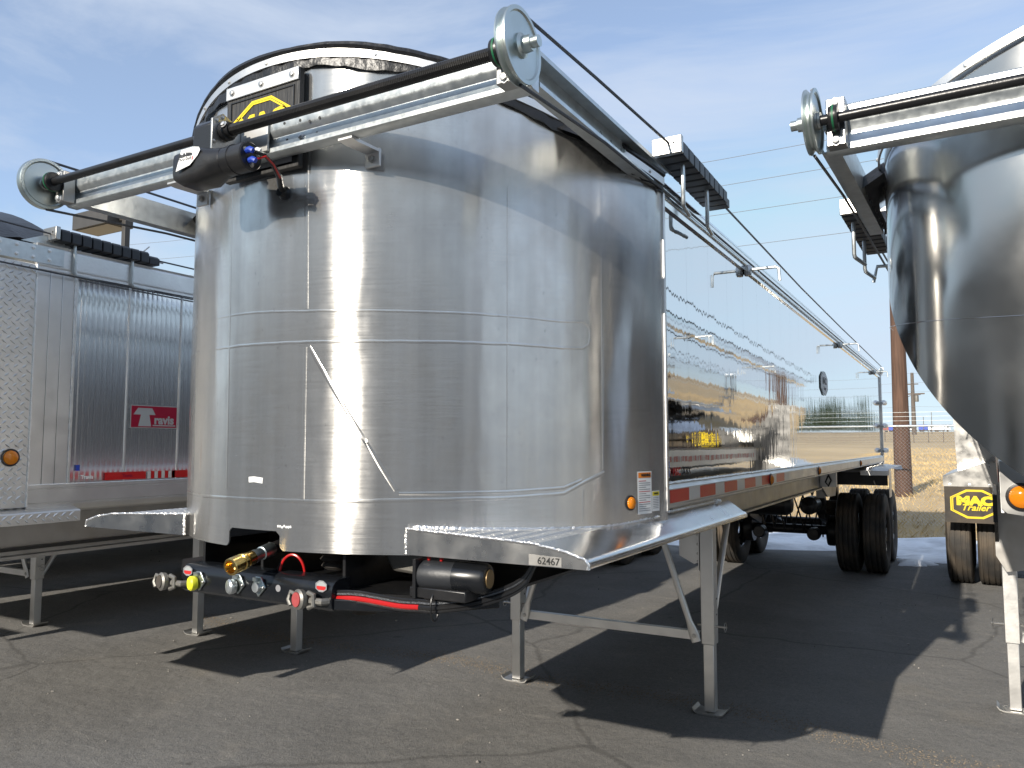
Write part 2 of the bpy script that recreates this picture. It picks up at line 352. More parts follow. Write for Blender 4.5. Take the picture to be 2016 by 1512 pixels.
XS = axis_pts(-3000, 3000, -14, 30, 1.0); YS = axis_pts(-3000, 3000, 12.5, 40, .5)
mb = MB(); nx = len(XS)
mb.add([(x, y, terr(x, y)) for y in YS for x in XS], [(j * nx + i, j * nx + i + 1, (j + 1) * nx + i + 1, (j + 1) * nx + i) for j in range(len(YS) - 1) for i in range(nx - 1)])
mb.build('ground_field', 'field', kind='structure')
mb = MB(); edge = [(-69, -89), (23.5, -89), (23.5, 13.6)] + [(23 - i * .5, 13.7 + .25 * math.sin(i * 1.7) + .12 * math.sin(i * 4.1)) for i in range(0, 185)] + [(-69, 13.6)]
n_ = len(edge); mb.add([(x, y, 0) for x, y in edge], [tuple(range(n_))]); mb.build('asphalt_lot', 'asphalt', kind='structure')

def snow_patch(name, cx, cy, rx, ry, h, seed):
    rnd = random.Random(seed); ph = [rnd.uniform(0, 6.3) for _ in range(6)]
    mb = MB(); NR, NA = 10, 48; vs = [(cx, cy, h)]
    for i in range(1, NR + 1):
        for k in range(NA):
            t = 2 * PI * k / NA; w = 1 + .18 * math.sin(3 * t + ph[0]) + .12 * math.sin(5 * t + ph[1]) + .09 * math.sin(9 * t + ph[2]) + .06 * math.sin(17 * t + ph[3])
            q = i / NR; x = cx + rx * w * q * math.cos(t); y = cy + ry * w * q * math.sin(t)
            vs.append((x, y, (h * (1 - q ** 3) * (.75 + .35 * math.sin(x * 3.1 + ph[4]) * math.sin(y * 4.3 + ph[5])) if i < NR else -.006) + max(0, terr(x, y) + .02)))
    fs = [(0, 1 + k, 1 + (k + 1) % NA) for k in range(NA)] + [(1 + (i - 1) * NA + k, 1 + i * NA + k, 1 + i * NA + (k + 1) % NA, 1 + (i - 1) * NA + (k + 1) % NA) for i in range(1, NR) for k in range(NA)]
    o = mb.add(vs, fs).build(name, 'snow', kind='stuff'); return o
sp = [(-8, 12.8, 6.0, 1.25, .09), (-.3, 12.75, 4.2, 1.35, .10), (3.2, 12.9, 3.4, 1.15, .15), (1.85, 11.35, .80, .34, .05), (1.5, 10.75, .24, .34, .05), (9, 12.9, 5.0, 1.1, .14), (-3.4, 11.35, 1.7, .38, .04)]
for i, a in enumerate(sp):
    o = snow_patch('snow_patch', *a, seed=i); tag(o, 'old snow left along the back edge of the lot', 'snow', 'snow patches along the lot edge')

# dry grass of the field edge
mb = MB(); rg = random.Random(3)
def blade(mb, x, y, z, h, lean, a, w):
    dx, dy = math.cos(a), math.sin(a)
    mb.add([(x - dy * w, y + dx * w, z), (x + dy * w, y - dx * w, z), (x + dx * lean * h * .45 + dy * w * .6, y + dy * lean * h * .45 - dx * w * .6, z + h * .6), (x + dx * lean * h, y + dy * lean * h, z + h)], [(0, 1, 2), (0, 2, 3)])
for i in range(36000):
    y = 14.0 + 34 * rg.random() ** 1.5; x = rg.uniform(-7, 4.5) if i % 5 else rg.uniform(-14, 20)
    z = terr(x, y)
    if z < .02: z = -.01
    blade(mb, x, y, z - .02, rg.uniform(.05, .15), rg.uniform(.2, 1.2), rg.uniform(0, 6.3), rg.uniform(.004, .009))
o = mb.build('dry_grass', 'straw', kind='stuff'); tag(o, 'dry straw coloured grass on the bank behind the lot', 'grass')

# gravel and pebbles on the asphalt
mb = MB(); rg = random.Random(11)
def stone(mb, x, y, r):
    k = [r * rg.uniform(.6, 1.2) for _ in range(6)]; a = rg.uniform(0, 6.3); c, s = math.cos(a), math.sin(a)
    P = [(k[0], 0, .3 * r), (0, k[1], .35 * r), (-k[2], 0, .3 * r), (0, -k[3], .3 * r)]
    mb.add([(x + p[0] * c - p[1] * s, y + p[0] * s + p[1] * c, p[2]) for p in P] + [(x, y, k[4] * .9), (x, y, -.003)], [(0, 1, 4), (1, 2, 4), (2, 3, 4), (3, 0, 4), (1, 0, 5), (2, 1, 5), (3, 2, 5), (0, 3, 5)])
for i in range(650):
    stone(mb, rg.uniform(-6, 4), rg.uniform(.2, 9), rg.uniform(.003, .008) if i % 9 else rg.uniform(.008, .018))
o = mb.build('pebbles', 'pebble', kind='stuff'); tag(o, 'small pale pebbles scattered over the asphalt', 'pebbles')
mb = MB()
for i in range(5200):      # line of grit washed along the lot
    x = rg.uniform(-4.5, 3.2); y = 3.12 - .10 * x + rg.gauss(0, .085) - (.35 if x < -1.3 else 0) * min(1, (-1.3 - x)) + .08 * math.sin(x * 2.2)
    stone(mb, x, y, rg.uniform(.0025, .0065))
o = mb.build('grit_line', 'grit', kind='stuff'); tag(o, 'line of brown grit washed across the asphalt by the landing legs', 'grit')

# ------------------------------------------------------------------ shared trailer pieces
def tyre_mesh():
    w = .132; Rr = .53; pr = [(.295, -w * .72), (.31, -w * .86), (.36, -w * 1.02), (.43, -w * 1.06), (.485, -w * 1.0), (.512, -w * .93), (.524, -w * .86)]
    g = [(-.085, .008), (-.033, .007), (.033, .007), (.085, .008)]
    for c, hw in g: pr += [(Rr - .002, c - hw - .002), (Rr - .016, c - hw), (Rr - .016, c + hw), (Rr - .002, c + hw + .002)]
    pr += [(r, -h) for r, h in pr[6::-1]]
    return MB().lathe(pr, n=56, cap=False)
def rim_mesh(s=1):
    pr = [(.298, -.10), (.30, .08), (.302, .098), (.285, .10), (.275, .085), (.262, .02), (.245, -.01), (.17, -.03), (.15, .005), (.11, .01), (.105, .055), (.07, .06), (.0, .062)]
    mb = MB().lathe([(r, h * s) for r, h in pr], n=40, cap=False)
    for k in range(10):
        t = 2 * PI * k / 10; mb.lathe([(.014, -.03 * s), (.014, .012 * s), (.008, .02 * s)], (0, .142 * math.cos(t), .142 * math.sin(t)), (1, 0, 0), 6)
    return mb
def wheels(root, ys, m_rim='polished', hubs=True):
    for y in ys:
        for s in (-1, 1):
            for k, x in enumerate((1.118, .785)):
                t = inst('tyre', 'tyre', tyre_mesh, 'rubber', root, (s * x, y, .527), (random.uniform(0, 6), 0, 0))
                inst('rim', ('rim', s if k == 0 else -s), (lambda q=(s if k == 0 else -s): rim_mesh(q)), m_rim, t)
        MB().tube([(-.7, y, .527), (.7, y, .527)], .064, 14).build('axle', 'black', root)
        for s in (-1, 1):
            MB().lathe([(.20, -.06), (.21, -.04), (.21, .06), (.12, .08)], (s * .56, y, .527), (s, 0, 0), 24).build('brake_drum', 'black', root)
            MB().lathe([(.07, -.1), (.085, -.08), (.085, -.01), (.09, 0), (.085, .01), (.085, .07), (.06, .1)], (s * .36, y - .28, .50), (0, 1, 0), 18).build('brake_chamber', 'black', root)
            b = MB().prism([(y - .42, 1.2), (y - .60, 1.2), (y - .58, .85), (y - .46, .72)], 0, s * .50 - .05, s * .50 + .05); b.build('suspension_hanger', 'black', root, bevel=.006)
            MB().beam((s * .50, y - .52, .78), (s * .50, y + .3, .60), .08, .10).build('trailing_arm', 'black', root, bevel=.006)
            MB().lathe([(.08, 0), (.115, .03), (.12, .1), (.10, .13), (.12, .16), (.115, .25), (.08, .28)], (s * .50, y + .34, .64), (0, 0, 1), 20).build('air_spring', 'rubber', root)
    for k in range(7):
        y = ys[0] - 1.0 + k * .16; x0 = -.35 + .1 * k
        MB().tube([(x0 + .12 * math.sin(2 * t * PI) * .5 + .3 * t, y + .5 * t, 1.2 - .75 * math.sin(PI * t) * (.75 + .05 * k)) for t in [i / 14 for i in range(15)]], .011, 6).build('air_hose', 'black', root)
def landing_gear(root, y, xl=.71, ztop=1.25, brace=True, pin_side=1, frame='alu'):
    def inner(): return MB().box(-.034, .034, -.036, .036, .015, .52)
    def outer(): return MB().box(-.043, .043, -.046, .046, .435, ztop)
    def foot():
        mb = MB(); T = .009; prof = [(-.105, .036), (-.090, .017), (-.065, .010), (.065, .010), (.090, .017), (.105, .036)]
        up = [(u, w + T) for u, w in prof][::-1]
        mb.prism(prof + up, 0, -.068, .068); return mb
    for s in (-1, 1):
        il = inst('inner_leg', 'inner_leg', inner, 'alu', root, (s * xl, y, 0), bevel=.004)
        inst('foot_plate', 'foot_plate', foot, 'alu_dull', il, (0, 0, -.008), rot=(0, 0, PI / 2))
        for z in (.12, .25): MB().lathe([(.008, 0), (.008, .0015)], (s * xl + .0345, y, z), (1, 0, 0), 12).build('pin_hole', 'ink', il)
        ol = inst('outer_leg', ('outer_leg', ztop), outer, 'alu', root, (s * xl, y, 0), bevel=.005)
        x = s * xl + s * .04 * pin_side
        MB().tube([(s * xl - s * .075, y - .012, .55), (s * xl + s * .115, y - .012, .55)], .007, 8).build('lock_pin', 'steel', ol, loc=(-s * xl, -y, 0))
        MB().tube([(s * xl + s * .105, y - .012 + .028 * math.cos(t), .55 + .028 * math.sin(t)) for t in [2 * PI * k / 18 for k in range(18)]], .0025, 5, closed=True).build('pin_ring', 'steel', ol, loc=(-s * xl, -y, 0))
        for z in (.62, .72): MB().lathe([(.006, 0), (.006, .0015)], (s * xl + .0435, y + .015, z), (1, 0, 0), 10).build('pin_hole', 'ink', ol, loc=(-s * xl, -y, 0))
        MB().tube([(s * (xl - .01), y + .055, .47), (s * (xl - .01), y + .30, .85), (s * (xl - .01), y + .62, ztop)], .022, 10).build('rear_brace', 'alu', root)
        if brace:
            # round pipe brace with flattened bolted end
            a = Vector((s * (xl - .085), y - .055, .485)); b = Vector((s * (xl - .36), y - .055, ztop))
            d = (b - a).normalized(); mb = MB(); k = 12; vs = []
            st = [(-.04, .030, .006), (.0, .032, .006), (.035, .030, .007), (.10, .021, .019), (1.0 * (b - a).length, .021, .021)]
            sd = Vector((d.z, 0, -d.x))
            for h, w, t in st:
                for q in range(k):
                    an = 2 * PI * q / k; vs.append(a + d * h + sd * w * math.cos(an) + Vector((0, 1, 0)) * t * math.sin(an))
            fs = [(i * k + q, i * k + (q + 1) % k, (i + 1) * k + (q + 1) % k, (i + 1) * k + q) for i in range(len(st) - 1) for q in range(k)] + [tuple(range(k)), tuple(range((len(st) - 1) * k, len(st) * k))]
            br = mb.add(vs, fs).build('side_brace', 'alu', root)
            bolt(br, tuple(a + Vector((0, -.007, 0))), (0, -1, 0), .011)
    if brace:
        z = .485; MB().box(-xl + .055, xl - .055, y - .046, y - .040, z - .028, z + .028).box(-xl + .055, xl - .055, y - .0395, y - .002, z + .020, z + .028).build('cross_bar', 'alu', root, bevel=.001)
    for s in (-1, 1):
        g = MB().prism([(s * (xl - .055), ztop), (s * (xl - .20), ztop), (s * (xl - .20), .98), (s * (xl - .10), .93), (s * (xl - .055), .95)], 1, y + .02, y + .028).build('gusset', 'alu', root)
        MB().box(*sorted((s * (xl - .052), s * (xl - .046))), y - .05, y + .05, .90, ztop).build('hinge_plate', 'alu', root)
        for z in (.95, 1.0, 1.06, 1.12): bolt(g, (s * (xl - .075), y + .018, z), (0, -1, 0), .006)

def arch_z(x, w=1.154): return 2.775 + .345 * (1 - min(1, abs(x / w) ** 2.2))

def slide_stack(root, s, y0, y1, z=2.905):
    n = 9; L = (y1 - y0 - .06) / n
    MB().box(s * 1.19 - .062, s * 1.19 + .062, y0 - .03, y0 - .004, z - .03, z + .042).build('slide_end_plate', 'alu_plate', root, bevel=.003)
    for y_ in (y0 - .0305,):
        MB().lathe([(.005, 0), (.005, .001)], (s * 1.19 + .03, y_, z + .012), (0, -1, 0), 10).build('plate_hole', 'ink', root)
    def blk():
        mb = MB().prism([(-.06, -.034), (.06, -.034), (.06, .022), (.045, .036), (-.045, .036), (-.06, .022)], 1, -L * .44, L * .44); return mb
    for k in range(n):
        inst('bow_slide', ('slide', round(L, 3)), blk, 'plastic_dark', root, (s * 1.19, y0 + L * (k + .5), z - .002 * k), bevel=.004)
    MB().prism([(-.05, -.03), (.05, -.03), (.05, .01), (.03, .024), (-.05, .024)], 1, 0, .07).build('tail_slide', 'plastic_dark', root, bevel=.004, loc=(s * 1.19, y1 - .055, z - .02))
    for y in (y1 + .016,):
        MB().tube([(s * 1.205, y - .02, z - .02), (s * 1.205, y + .045, z - .02)], .005, 6).build('cable_clamp', 'steel', root)
    for y in (y0 + .10, y0 + .45):
        MB().tube([(s * 1.215, y, z - .03), (s * 1.215, y, z - .185), (s * 1.213, y + .006, z - .197), (s * 1.208, y + .02, z - .202), (s * 1.19, y + .16, z - .204)], .009, 8).build('tarp_hook', 'galv', root)

def tarp_system(root, spring_to=1.10, motor=True, z0=2.731, z1=2.864, zc=2.812, PR=.106, zs=2.905):
    # galvanised cross beam with a creased face
    f = -.21
    BD = .048; k = (z1 - z0) / .127
    prof = [(f + BD, z0), (f + .010, z0), (f, z0 + .006), (f, z0 + .021 * k), (f + .014, z0 + .041 * k), (f + .014, z0 + .059 * k), (f + .003, z0 + .073 * k), (f, z0 + .081 * k), (f, z1 - .006), (f + .006, z1), (f + BD, z1)]
    MB().prism(prof, 0, -1.128, 1.148).build('cross_beam', 'galv', root, bevel=.001)
    for x, z in ((.17, 2.83), (.17, 2.775), (.245, 2.825), (.29, 2.812), (.335, 2.815), (.31, 2.772), (.52, 2.80)):
        MB().lathe([(.0055, 0), (.0055, .0008)], (x, f - (.0004 if z > 2.81 else -.0144), z), (0, -1, 0), 10).build('bolt_hole', 'ink', root)
    bolt(root, (.245, f + .012, 2.768), (0, -1, 0), .009, h=.012)
    # shaft: smooth tube on the left, coil spring on the right
    yc = -.292
    MB().tube([(-1.16, yc, zc), (-.16, yc, zc)], .0165, 12).build('drive_shaft', 'black', root)
    MB().tube([(-.16, yc, zc), (1.20, yc, zc)], .0135, 10).build('drive_shaft', 'black', root)
    path = []; L0, L1, pitch = .004, spring_to, .0068; nt_ = int((L1 - L0) / pitch)
    for i in range(nt_ * 10 + 1):
        t = 2 * PI * i / 10; path.append((L0 + pitch * i / 10, yc + .0175 * math.cos(t), zc + .0175 * math.sin(t)))
    MB().tube(path, .0034, 4).build('torsion_spring', 'black', root)
    for s in (-1, 1):
        # pulley
        x = 1.152 * s
        pr = [(.018, -.016), (PR - .018, -.010), (PR - .012, -.016), (PR - .001, -.016), (PR, -.011), (PR - .012, -.003), (PR - .012, .003), (PR, .011), (PR - .001, .016), (PR - .012, .016), (PR - .016, .011), (.036, .008), (.034, .008), (.034, .014), (.024, .020), (.022, .045), (.016, .046), (.016, .066), (.0, .067)]
        p = MB().lathe([(r, h * s) for r, h in pr], (x, yc, zc), (1, 0, 0), 48, cap=False).build('cable_pulley', 'zinc', root)
        MB().lathe([(.027, -.024), (.027, -.016), (.020, -.0158)], (x - .0 * s, yc, zc), (s, 0, 0), 20).build('hub', 'steel', p)
        b = MB().box(*sorted((s * 1.062, s * 1.118)), -.262, f - .001, z0 + .004, z1 + .004).build('bearing_bracket', 'alu_plate', root, bevel=.003)
        MB().lathe([(.038, -.014), (.040, -.008), (.040, .008), (.038, .014), (.02, .016)], (s * 1.09, yc, zc), (s, 0, 0), 24).build('bearing', 'black', b)
        MB().lathe([(.0395, -.003), (.0412, -.003), (.0412, .003), (.0395, .003)], (s * 1.09, yc, zc), (s, 0, 0), 24, cap=False).build('bearing_tag', 'green_tag', b)
        for z in (z0 + .02, z1 - .014): bolt(b, (s * 1.09, -.262, z), (0, -1, 0), .012, 'alu', h=.012)
        # side channel carrying the beam, open to the outside
        X = s * 1.095; o = s * 1.150; T = .004
        cp = [(o, 2.862), (X, 2.862), (X, 2.752), (o, 2.752), (o, 2.752 + .014), (o - s * T, 2.766), (o - s * T, 2.756), (X + s * T, 2.756), (X + s * T, 2.858), (o - s * T, 2.858), (o - s * T, 2.848), (o, 2.848)]
        ch = MB().prism(cp, 1, -.160, 1.02).build('side_channel', 'galv', root)
        for k in range(5):
            for z in (2.785, 2.83): bolt(ch, (X + s * T, .62 + .085 * k, z), (s, 0, 0), .0065, 'zinc')
        # strap from the beam to the shell
        bx = s * .44
        st = MB().prism([(-.20, z0 - .001), (-.165, z0 - .001), (-.048, 2.732), (-.048, 2.722), (-.165, z0 - .012), (-.20, z0 - .008)], 0, bx - .03, bx + .03).build('beam_strap', 'alu', root)
        MB().box(bx - .032, bx + .032, -.062, -.050, 2.672, 2.735).build('strap_foot', 'alu', root, bevel=.002)
        bolt(st, (bx, -.0625, 2.70), (0, -1, 0), .010, 'steel', h=.012)
        slide_stack(root, s, .88, 1.62, zs)
    if not motor: return
    # gearbox, bracket plate and motor
    MB().prism([(-.335, 2.715), (-.335, 2.835), (-.315, 2.855), (-.262, 2.868), (-.232, 2.858), (-.215, 2.80), (-.215, 2.715)], 0, -.150, -.050).build('gearbox', 'black', root, bevel=.006)
    pl_ = MB().prism([(-.345, 2.735), (-.345, 2.845), (-.30, 2.876), (-.255, 2.858), (-.213, 2.856), (-.213, 2.715), (-.30, 2.715)], 0, -.044, -.036).build('bracket_plate', 'steel', root, bevel=.001)
    MB().box(-.035, .10, -.222, -.2115, 2.742, 2.852).build('mount_plate', 'alu_dull', root, bevel=.002)
    for y, z in ((-.325, 2.842), (-.30, 2.86), (-.255, 2.845), (-.335, 2.765), (-.24, 2.78), (-.24, 2.745)): bolt(pl_, (-.036, y, z), (1, 0, 0), .006)
    MB().lathe([(.034, 0), (.034, .02), (.026, .022), (.026, .04)], (-.036, yc, zc), (1, 0, 0), 20).build('shaft_collar', 'black', root)
    bolt(root, (-.010, yc - .026, zc + .012), (0, -1, .4), .009, 'alu', h=.008)
    mo = MB(); ym, zm = -.335, 2.676
    secs = [(-.185, .046, .056, -.006, .006), (-.15, .054, .068, 0, -.002), (-.05, .058, .068, 0, -.004), (.0, .052, .058, 0, 0), (.045, .049, .050, 0, 0)]
    vs = []; n = 16
    for x, ry, rz, dy, dz in secs:
        for k in range(n):
            t = 2 * PI * (k + .5) / n; c, s_ = math.cos(t), math.sin(t); e = .42 if x < -.02 else .8
            vs.append((x, ym + dy + ry * math.copysign(abs(c) ** e, c), zm + dz + rz * .9 * math.copysign(abs(s_) ** e, s_)))
    mo.add(vs, [(i * n + k, i * n + (k + 1) % n, (i + 1) * n + (k + 1) % n, (i + 1) * n + k) for i in range(len(secs) - 1) for k in range(n)] + [tuple(range(n)), tuple(range((len(secs) - 1) * n, len(secs) * n))])
    mt = mo.build('tarp_motor', 'black', root, bevel=.004, sharp=50)
    MB().lathe([(.049, -.036), (.049, .0), (.0515, .001), (.0515, .004), (.049, .005), (.049, .066), (.045, .070), (.0, .071)], (.08, ym, zm), (1, 0, 0), 28, cap=False).build('motor_can', 'black', mt)
    for k in range(3): bolt(mt, (.1505, ym + .030 * math.cos(2.2 * k + .4), zm + .030 * math.sin(2.2 * k + .4)), (1, 0, 0), .006)
    for y, z, c in ((-.02, .012, 'blue'), (-.008, -.018, 'blue'), (.012, .022, 'white')):
        MB().tube([(.15, ym + y, zm + z), (.172, ym + y - .004, zm + z), (.182, ym + y, zm + z - .006)], .010 if c == 'blue' else .007, 8).build('wire_boot', c, mt)
    MB().tube([(.18, ym - .01, zm + .004), (.19, ym + .02, zm + .004), (.185, ym + .06, zm - .012), (.155, ym + .12, zm - .034), (.11, -.165, 2.63), (.088, -.125, 2.621)], [.006, .007, .008, .010, .011, .013], 8).build('motor_cable', 'black', root)
    MB().tube([(.18, ym - .0, zm - .015), (.198, ym + .02, zm - .004), (.192, ym + .06, zm - .018), (.16, ym + .12, zm - .04)], .0035, 6).build('motor_wire', 'red_hose', root)
    MB().lathe([(.026, 0), (.026, .006), (.018, .012), (.016, .03)], (.088, -.119, 2.618), (0, -1, 0), 20).build('grommet', 'black', root)
    # printed sticker on the motor housing
    o = Vector((-.098, ym - .0600, zm + .016)); rt = Vector((1, .0, .0)); u = Vector((0, .12, 1))
    polyplate(o, rt, u, [(-.05, -.038), (.02, -.026), (.055, .004), (.064, .022), (.056, .034), (.03, .040), (-.036, .040)], .001).build('sticker', 'white', mt)
    text('sticker_text', 'Roll-Rite', .019, 'ink', mt, o + Vector((-.008, -.0014, .016)), rt, u, .0003, bold=.0008)
    text('sticker_text', 'Thru-Shaft', .016, 'ink', mt, o + Vector((-.010, -.0014, .001)), rt, u, .0003)
    text('sticker_text', '2', .016, 'red_ink', mt, o + Vector((.030, -.0014, -.002)), rt, u, .0003, bold=.001)

def cables(root, yend, m='cable'):
    for s in (-1, 1):
        x = s * 1.152
        MB().tube([(x, -.292, 2.917), (x + s * .02, .2, 2.922), (x + s * .045, .85, 2.922)], .0055, 6).build('tarp_cable', m, root)
        MB().tube([(x + s * .05, 1.65, 2.885)] + [(x + s * .035, 1.65 + (yend - 1.65) * t, 2.885 - .02 * math.sin(PI * t) - .03 * t) for t in (.25, .5, .75)] + [(x + s * .02, yend, 2.86)], .0055, 6).build('tarp_cable', m, root)
        MB().tube([(x, -.28, 2.707), (x + s * .004, .3, 2.742), (x + s * .006, 1.0, 2.748)] + [(x + s * .01, 1 + (yend - 1) * t, 2.752 - .012 * math.sin(PI * t)) for t in (.3, .6, .85)] + [(x + s * .01, yend, 2.752)], .0055, 6).build('tarp_cable', m, root)
        p = MB().lathe([(.03, -.01), (.045, -.012), (.038, 0), (.045, .012), (.03, .01)], (x + s * .015, yend, 2.806), (1, 0, 0), 20).build('tail_pulley', 'zinc', root)

def nose_trim(root, fn, n=90, t0=-1.45, t1=1.45, vinyl=True):
    # fn(t) -> (x, y) on the shell and its outward normal; arch_z gives the top edge
    rnd = random.Random(5)
    P = []
    for i in range(n + 1):
        t = t0 + (t1 - t0) * i / n; x, y, nx_, ny_ = fn(t); P.append((x, y, nx_, ny_, arch_z(x)))
    if vinyl:
        MB().tube([(x + a * .012, y + b * .012, z + .026 + .0015 * math.sin(i * .5) + rnd.uniform(-.001, .001)) for i, (x, y, a, b, z) in enumerate(P)], [.015 + .0015 * math.sin(i * .35) + rnd.uniform(-.0005, .001) for i in range(n + 1)], 8).build('tarp_roll', 'vinyl', root)
        vs = []
        for i, (x, y, a, b, z) in enumerate(P):
            d = .005 + .004 * math.sin(i * 2.1) + rnd.uniform(0, .004); lo = .052 + .007 * math.sin(i * .7) + rnd.uniform(-.004, .004)
            for k, (o, h) in enumerate(((.010, .03), (.0125, -.004), (.010 + d, -.030), (.006 + d * 1.2, -lo))): vs.append((x + a * o, y + b * o, z + h))
        MB().add(vs, [(i * 4 + k, i * 4 + k + 1, i * 4 + k + 5, i * 4 + k + 4) for i in range(n) for k in range(3)]).build('tarp_skirt', 'vinyl', root, solid=.003)
    vs = []
    for x, y, a, b, z in P:
        for o, h in ((.014, -.018), (.021, -.017), (.021, .012), (.014, .013)): vs.append((x + a * o, y + b * o, z + h))
    MB().add(vs, [(i * 4 + k, i * 4 + (k + 1) % 4, i * 4 + 4 + (k + 1) % 4, i * 4 + 4 + k) for i in range(n) for k in range(4)]).build('trim_strip', 'alu', root)
    for i in range(3, n, 6):
        x, y, a, b, z = P[i]; bolt(root, (x + a * .021, y + b * .021, z - .003), (a, b, 0), .006, 'alu', 'rivet', .005)
    # folded tarp on top, pleats running across
    NP = 26; vs = []
    for j in range(NP + 1):
        q = j / NP; yy = .35 + 1.25 * q
        for i in range(25):
            x = -1.1 + 2.2 * i / 24; vs.append((x, yy, arch_z(x) - .01 + (.03 if j % 2 else -.03)))
    MB().add(vs, [(j * 25 + i, j * 25 + i + 1, (j + 1) * 25 + i + 1, (j + 1) * 25 + i) for j in range(NP) for i in range(24)]).build('folded_tarp', 'vinyl', root)

# ================================================================== MIDDLE TRAILER
T = thing('dump_trailer', 'bright aluminium dump trailer with round nose and mirror polished side, centre of the row', 'trailer')
RN, CY = 1.154, 1.03
def cyl(phi, z, off=0.):
    p = R(phi); return Vector(((RN + off) * math.sin(p), CY - (RN + off) * math.cos(p), z))
# ---- nose shell
def bot(phi):
    x = RN * math.sin(R(phi))
    if abs(phi) < 20 and -.168 < x < .098: return 1.412
    return 1.345
PH = sorted(set([-84.4 + 168.8 * i / 84 for i in range(85)] + [math.degrees(math.asin(v / RN)) for v in (-.186, -.178, -.172, -.168, -.1675, -.150, .080, .0975, .098, .102, .108, .116)]))
def botz(phi):
    x = RN * math.sin(R(phi)); 
    if -.1679 <= x <= .0979: 
        e = min(x + .168, .098 - x); return 1.412 - .016 * max(0, 1 - e / .018) ** 2
    if abs(phi) < 20:
        e = min(abs(x + .168), abs(x - .098)); return 1.345 + .016 * max(0, 1 - e / .018) ** 2
    return 1.345
NZ = 26; vs = []
for ph in PH:
    b = botz(ph); t = arch_z(RN * math.sin(R(ph)))
    for j in range(NZ + 1):
        q = j / NZ; vs.append(cyl(ph, b + (t - b) * q))
m_ = NZ + 1
MB().add(vs, [(i * m_ + j, (i + 1) * m_ + j, (i + 1) * m_ + j + 1, i * m_ + j + 1) for i in range(len(PH) - 1) for j in range(NZ)]).build('nose_shell', 'nose_alu', T, solid=.005, sharp=60)
for s in (-1, 1):     # edge strip where the nose laps the side wall
    MB().box(*sorted((s * 1.139, s * 1.155)), .905, .925, 1.45, 2.755).build('nose_edge', 'alu', T, bevel=.002)
def seam(pts, w=.006, h=.0022, m='nose_alu', name='weld_seam', jit=.0):
    P = []
    for (a, b) in zip(pts, pts[1:]):
        n = max(2, int(max(abs(b[0] - a[0]) / 1.5, abs(b[1] - a[1]) / .03)))
        for i in range(n): P.append((a[0] + (b[0] - a[0]) * i / n, a[1] + (b[1] - a[1]) * i / n))
    P.append(pts[-1]); vs = []; rnd = random.Random(len(P)); h *= .55
    for i, (ph, z) in enumerate(P):
        a = P[max(0, i - 1)]; b = P[min(len(P) - 1, i + 1)]
        du = R(b[0] - a[0]) * RN; dz = b[1] - a[1]; L = math.hypot(du, dz) or 1; nu, nz = -dz / L, du / L
        j = rnd.uniform(-jit, jit)
        for o, hh in ((-w, .0002), (-w * .4, h), (w * .4, h), (w, .0002)): vs.append(cyl(ph + math.degrees(nu * (o + j) / RN), z + nz * (o + j), hh))
    MB().add(vs, [(i * 4 + k, i * 4 + k + 1, i * 4 + k + 5, i * 4 + k + 4) for i in range(len(P) - 1) for k in range(3)]).build(name, m, T, sharp=70)
seam([(9.0, 2.71), (9.5, 2.19)], .009, .0016); seam([(9.4, 2.055), (9.5, 1.525)], .009, .0016)
seam([(45.4, 2.62), (45.4, 1.56)], .005, .0012); seam([(-10.6, 2.69), (-9.6, 1.55)], .006, .0014); seam([(64.5, 2.70), (64.3, 1.62)], .005, .0012)
seam([(-60, 2.205), (-22, 2.205), (-2.8, 2.196), (9.7, 2.182), (28, 2.169), (45.4, 2.16), (55, 2.153), (60, 2.158), (61.4, 2.14), (61.6, 2.11), (61.3, 2.075), (60, 2.062), (55.9, 2.058)], .005, .0014, jit=.0008)
seam([(-60, 2.09), (-22, 2.086), (-10.4, 2.08), (9.8, 2.072), (28, 2.065), (45.4, 2.062), (55.9, 2.058)], .006, .002, jit=.001)
seam([(10.2, 2.056), (26.5, 1.56)], .008, .0014)
seam([(-60, 1.517), (-19, 1.517), (5.8, 1.519), (14, 1.52), (28.3, 1.527), (45.4, 1.533), (55.8, 1.542), (59.5, 1.576), (64.7, 1.614)], .007, .0022, jit=.0008)
seam([(27, 1.549), (45.4, 1.553), (55.8, 1.563), (59.5, 1.588)], .006, .002)
seam([(59.8, 1.44), (59.8, 1.555)], .004, .0015)
seam([(-3, 1.588), (-1.6, 1.590), (.6, 1.586)], .010, .0012, 'white', 'paint_smear')
for k in range(7): seam([(4.3 + k * .45, 1.428 + .003 * (k % 2)), (4.6 + k * .45, 1.431 - .003 * (k % 3))], .004, .0008, 'white', 'chalk_mark', .001)
nose_trim(T, lambda t: (RN * math.sin(t), CY - RN * math.cos(t), math.sin(t), -math.cos(t)))
# inner liner behind the nose (closes the view into the body) and the body floor
MB().add([cyl(-84 + 168 * i / 40, z, -.10) for i in range(41) for z in (1.46, 2.72)], [(i * 2, i * 2 + 2, i * 2 + 3, i * 2 + 1) for i in range(40)]).build('inner_bulkhead', 'alu_dull', T)
MB().prism([(-1.08, .9), (-.75, .25), (-.4, .05), (0, 0), (.4, .05), (.75, .25), (1.08, .9), (1.08, 10.7), (-1.08, 10.7)], 2, 1.445, 1.46).build('body_floor', 'alu_dull', T)
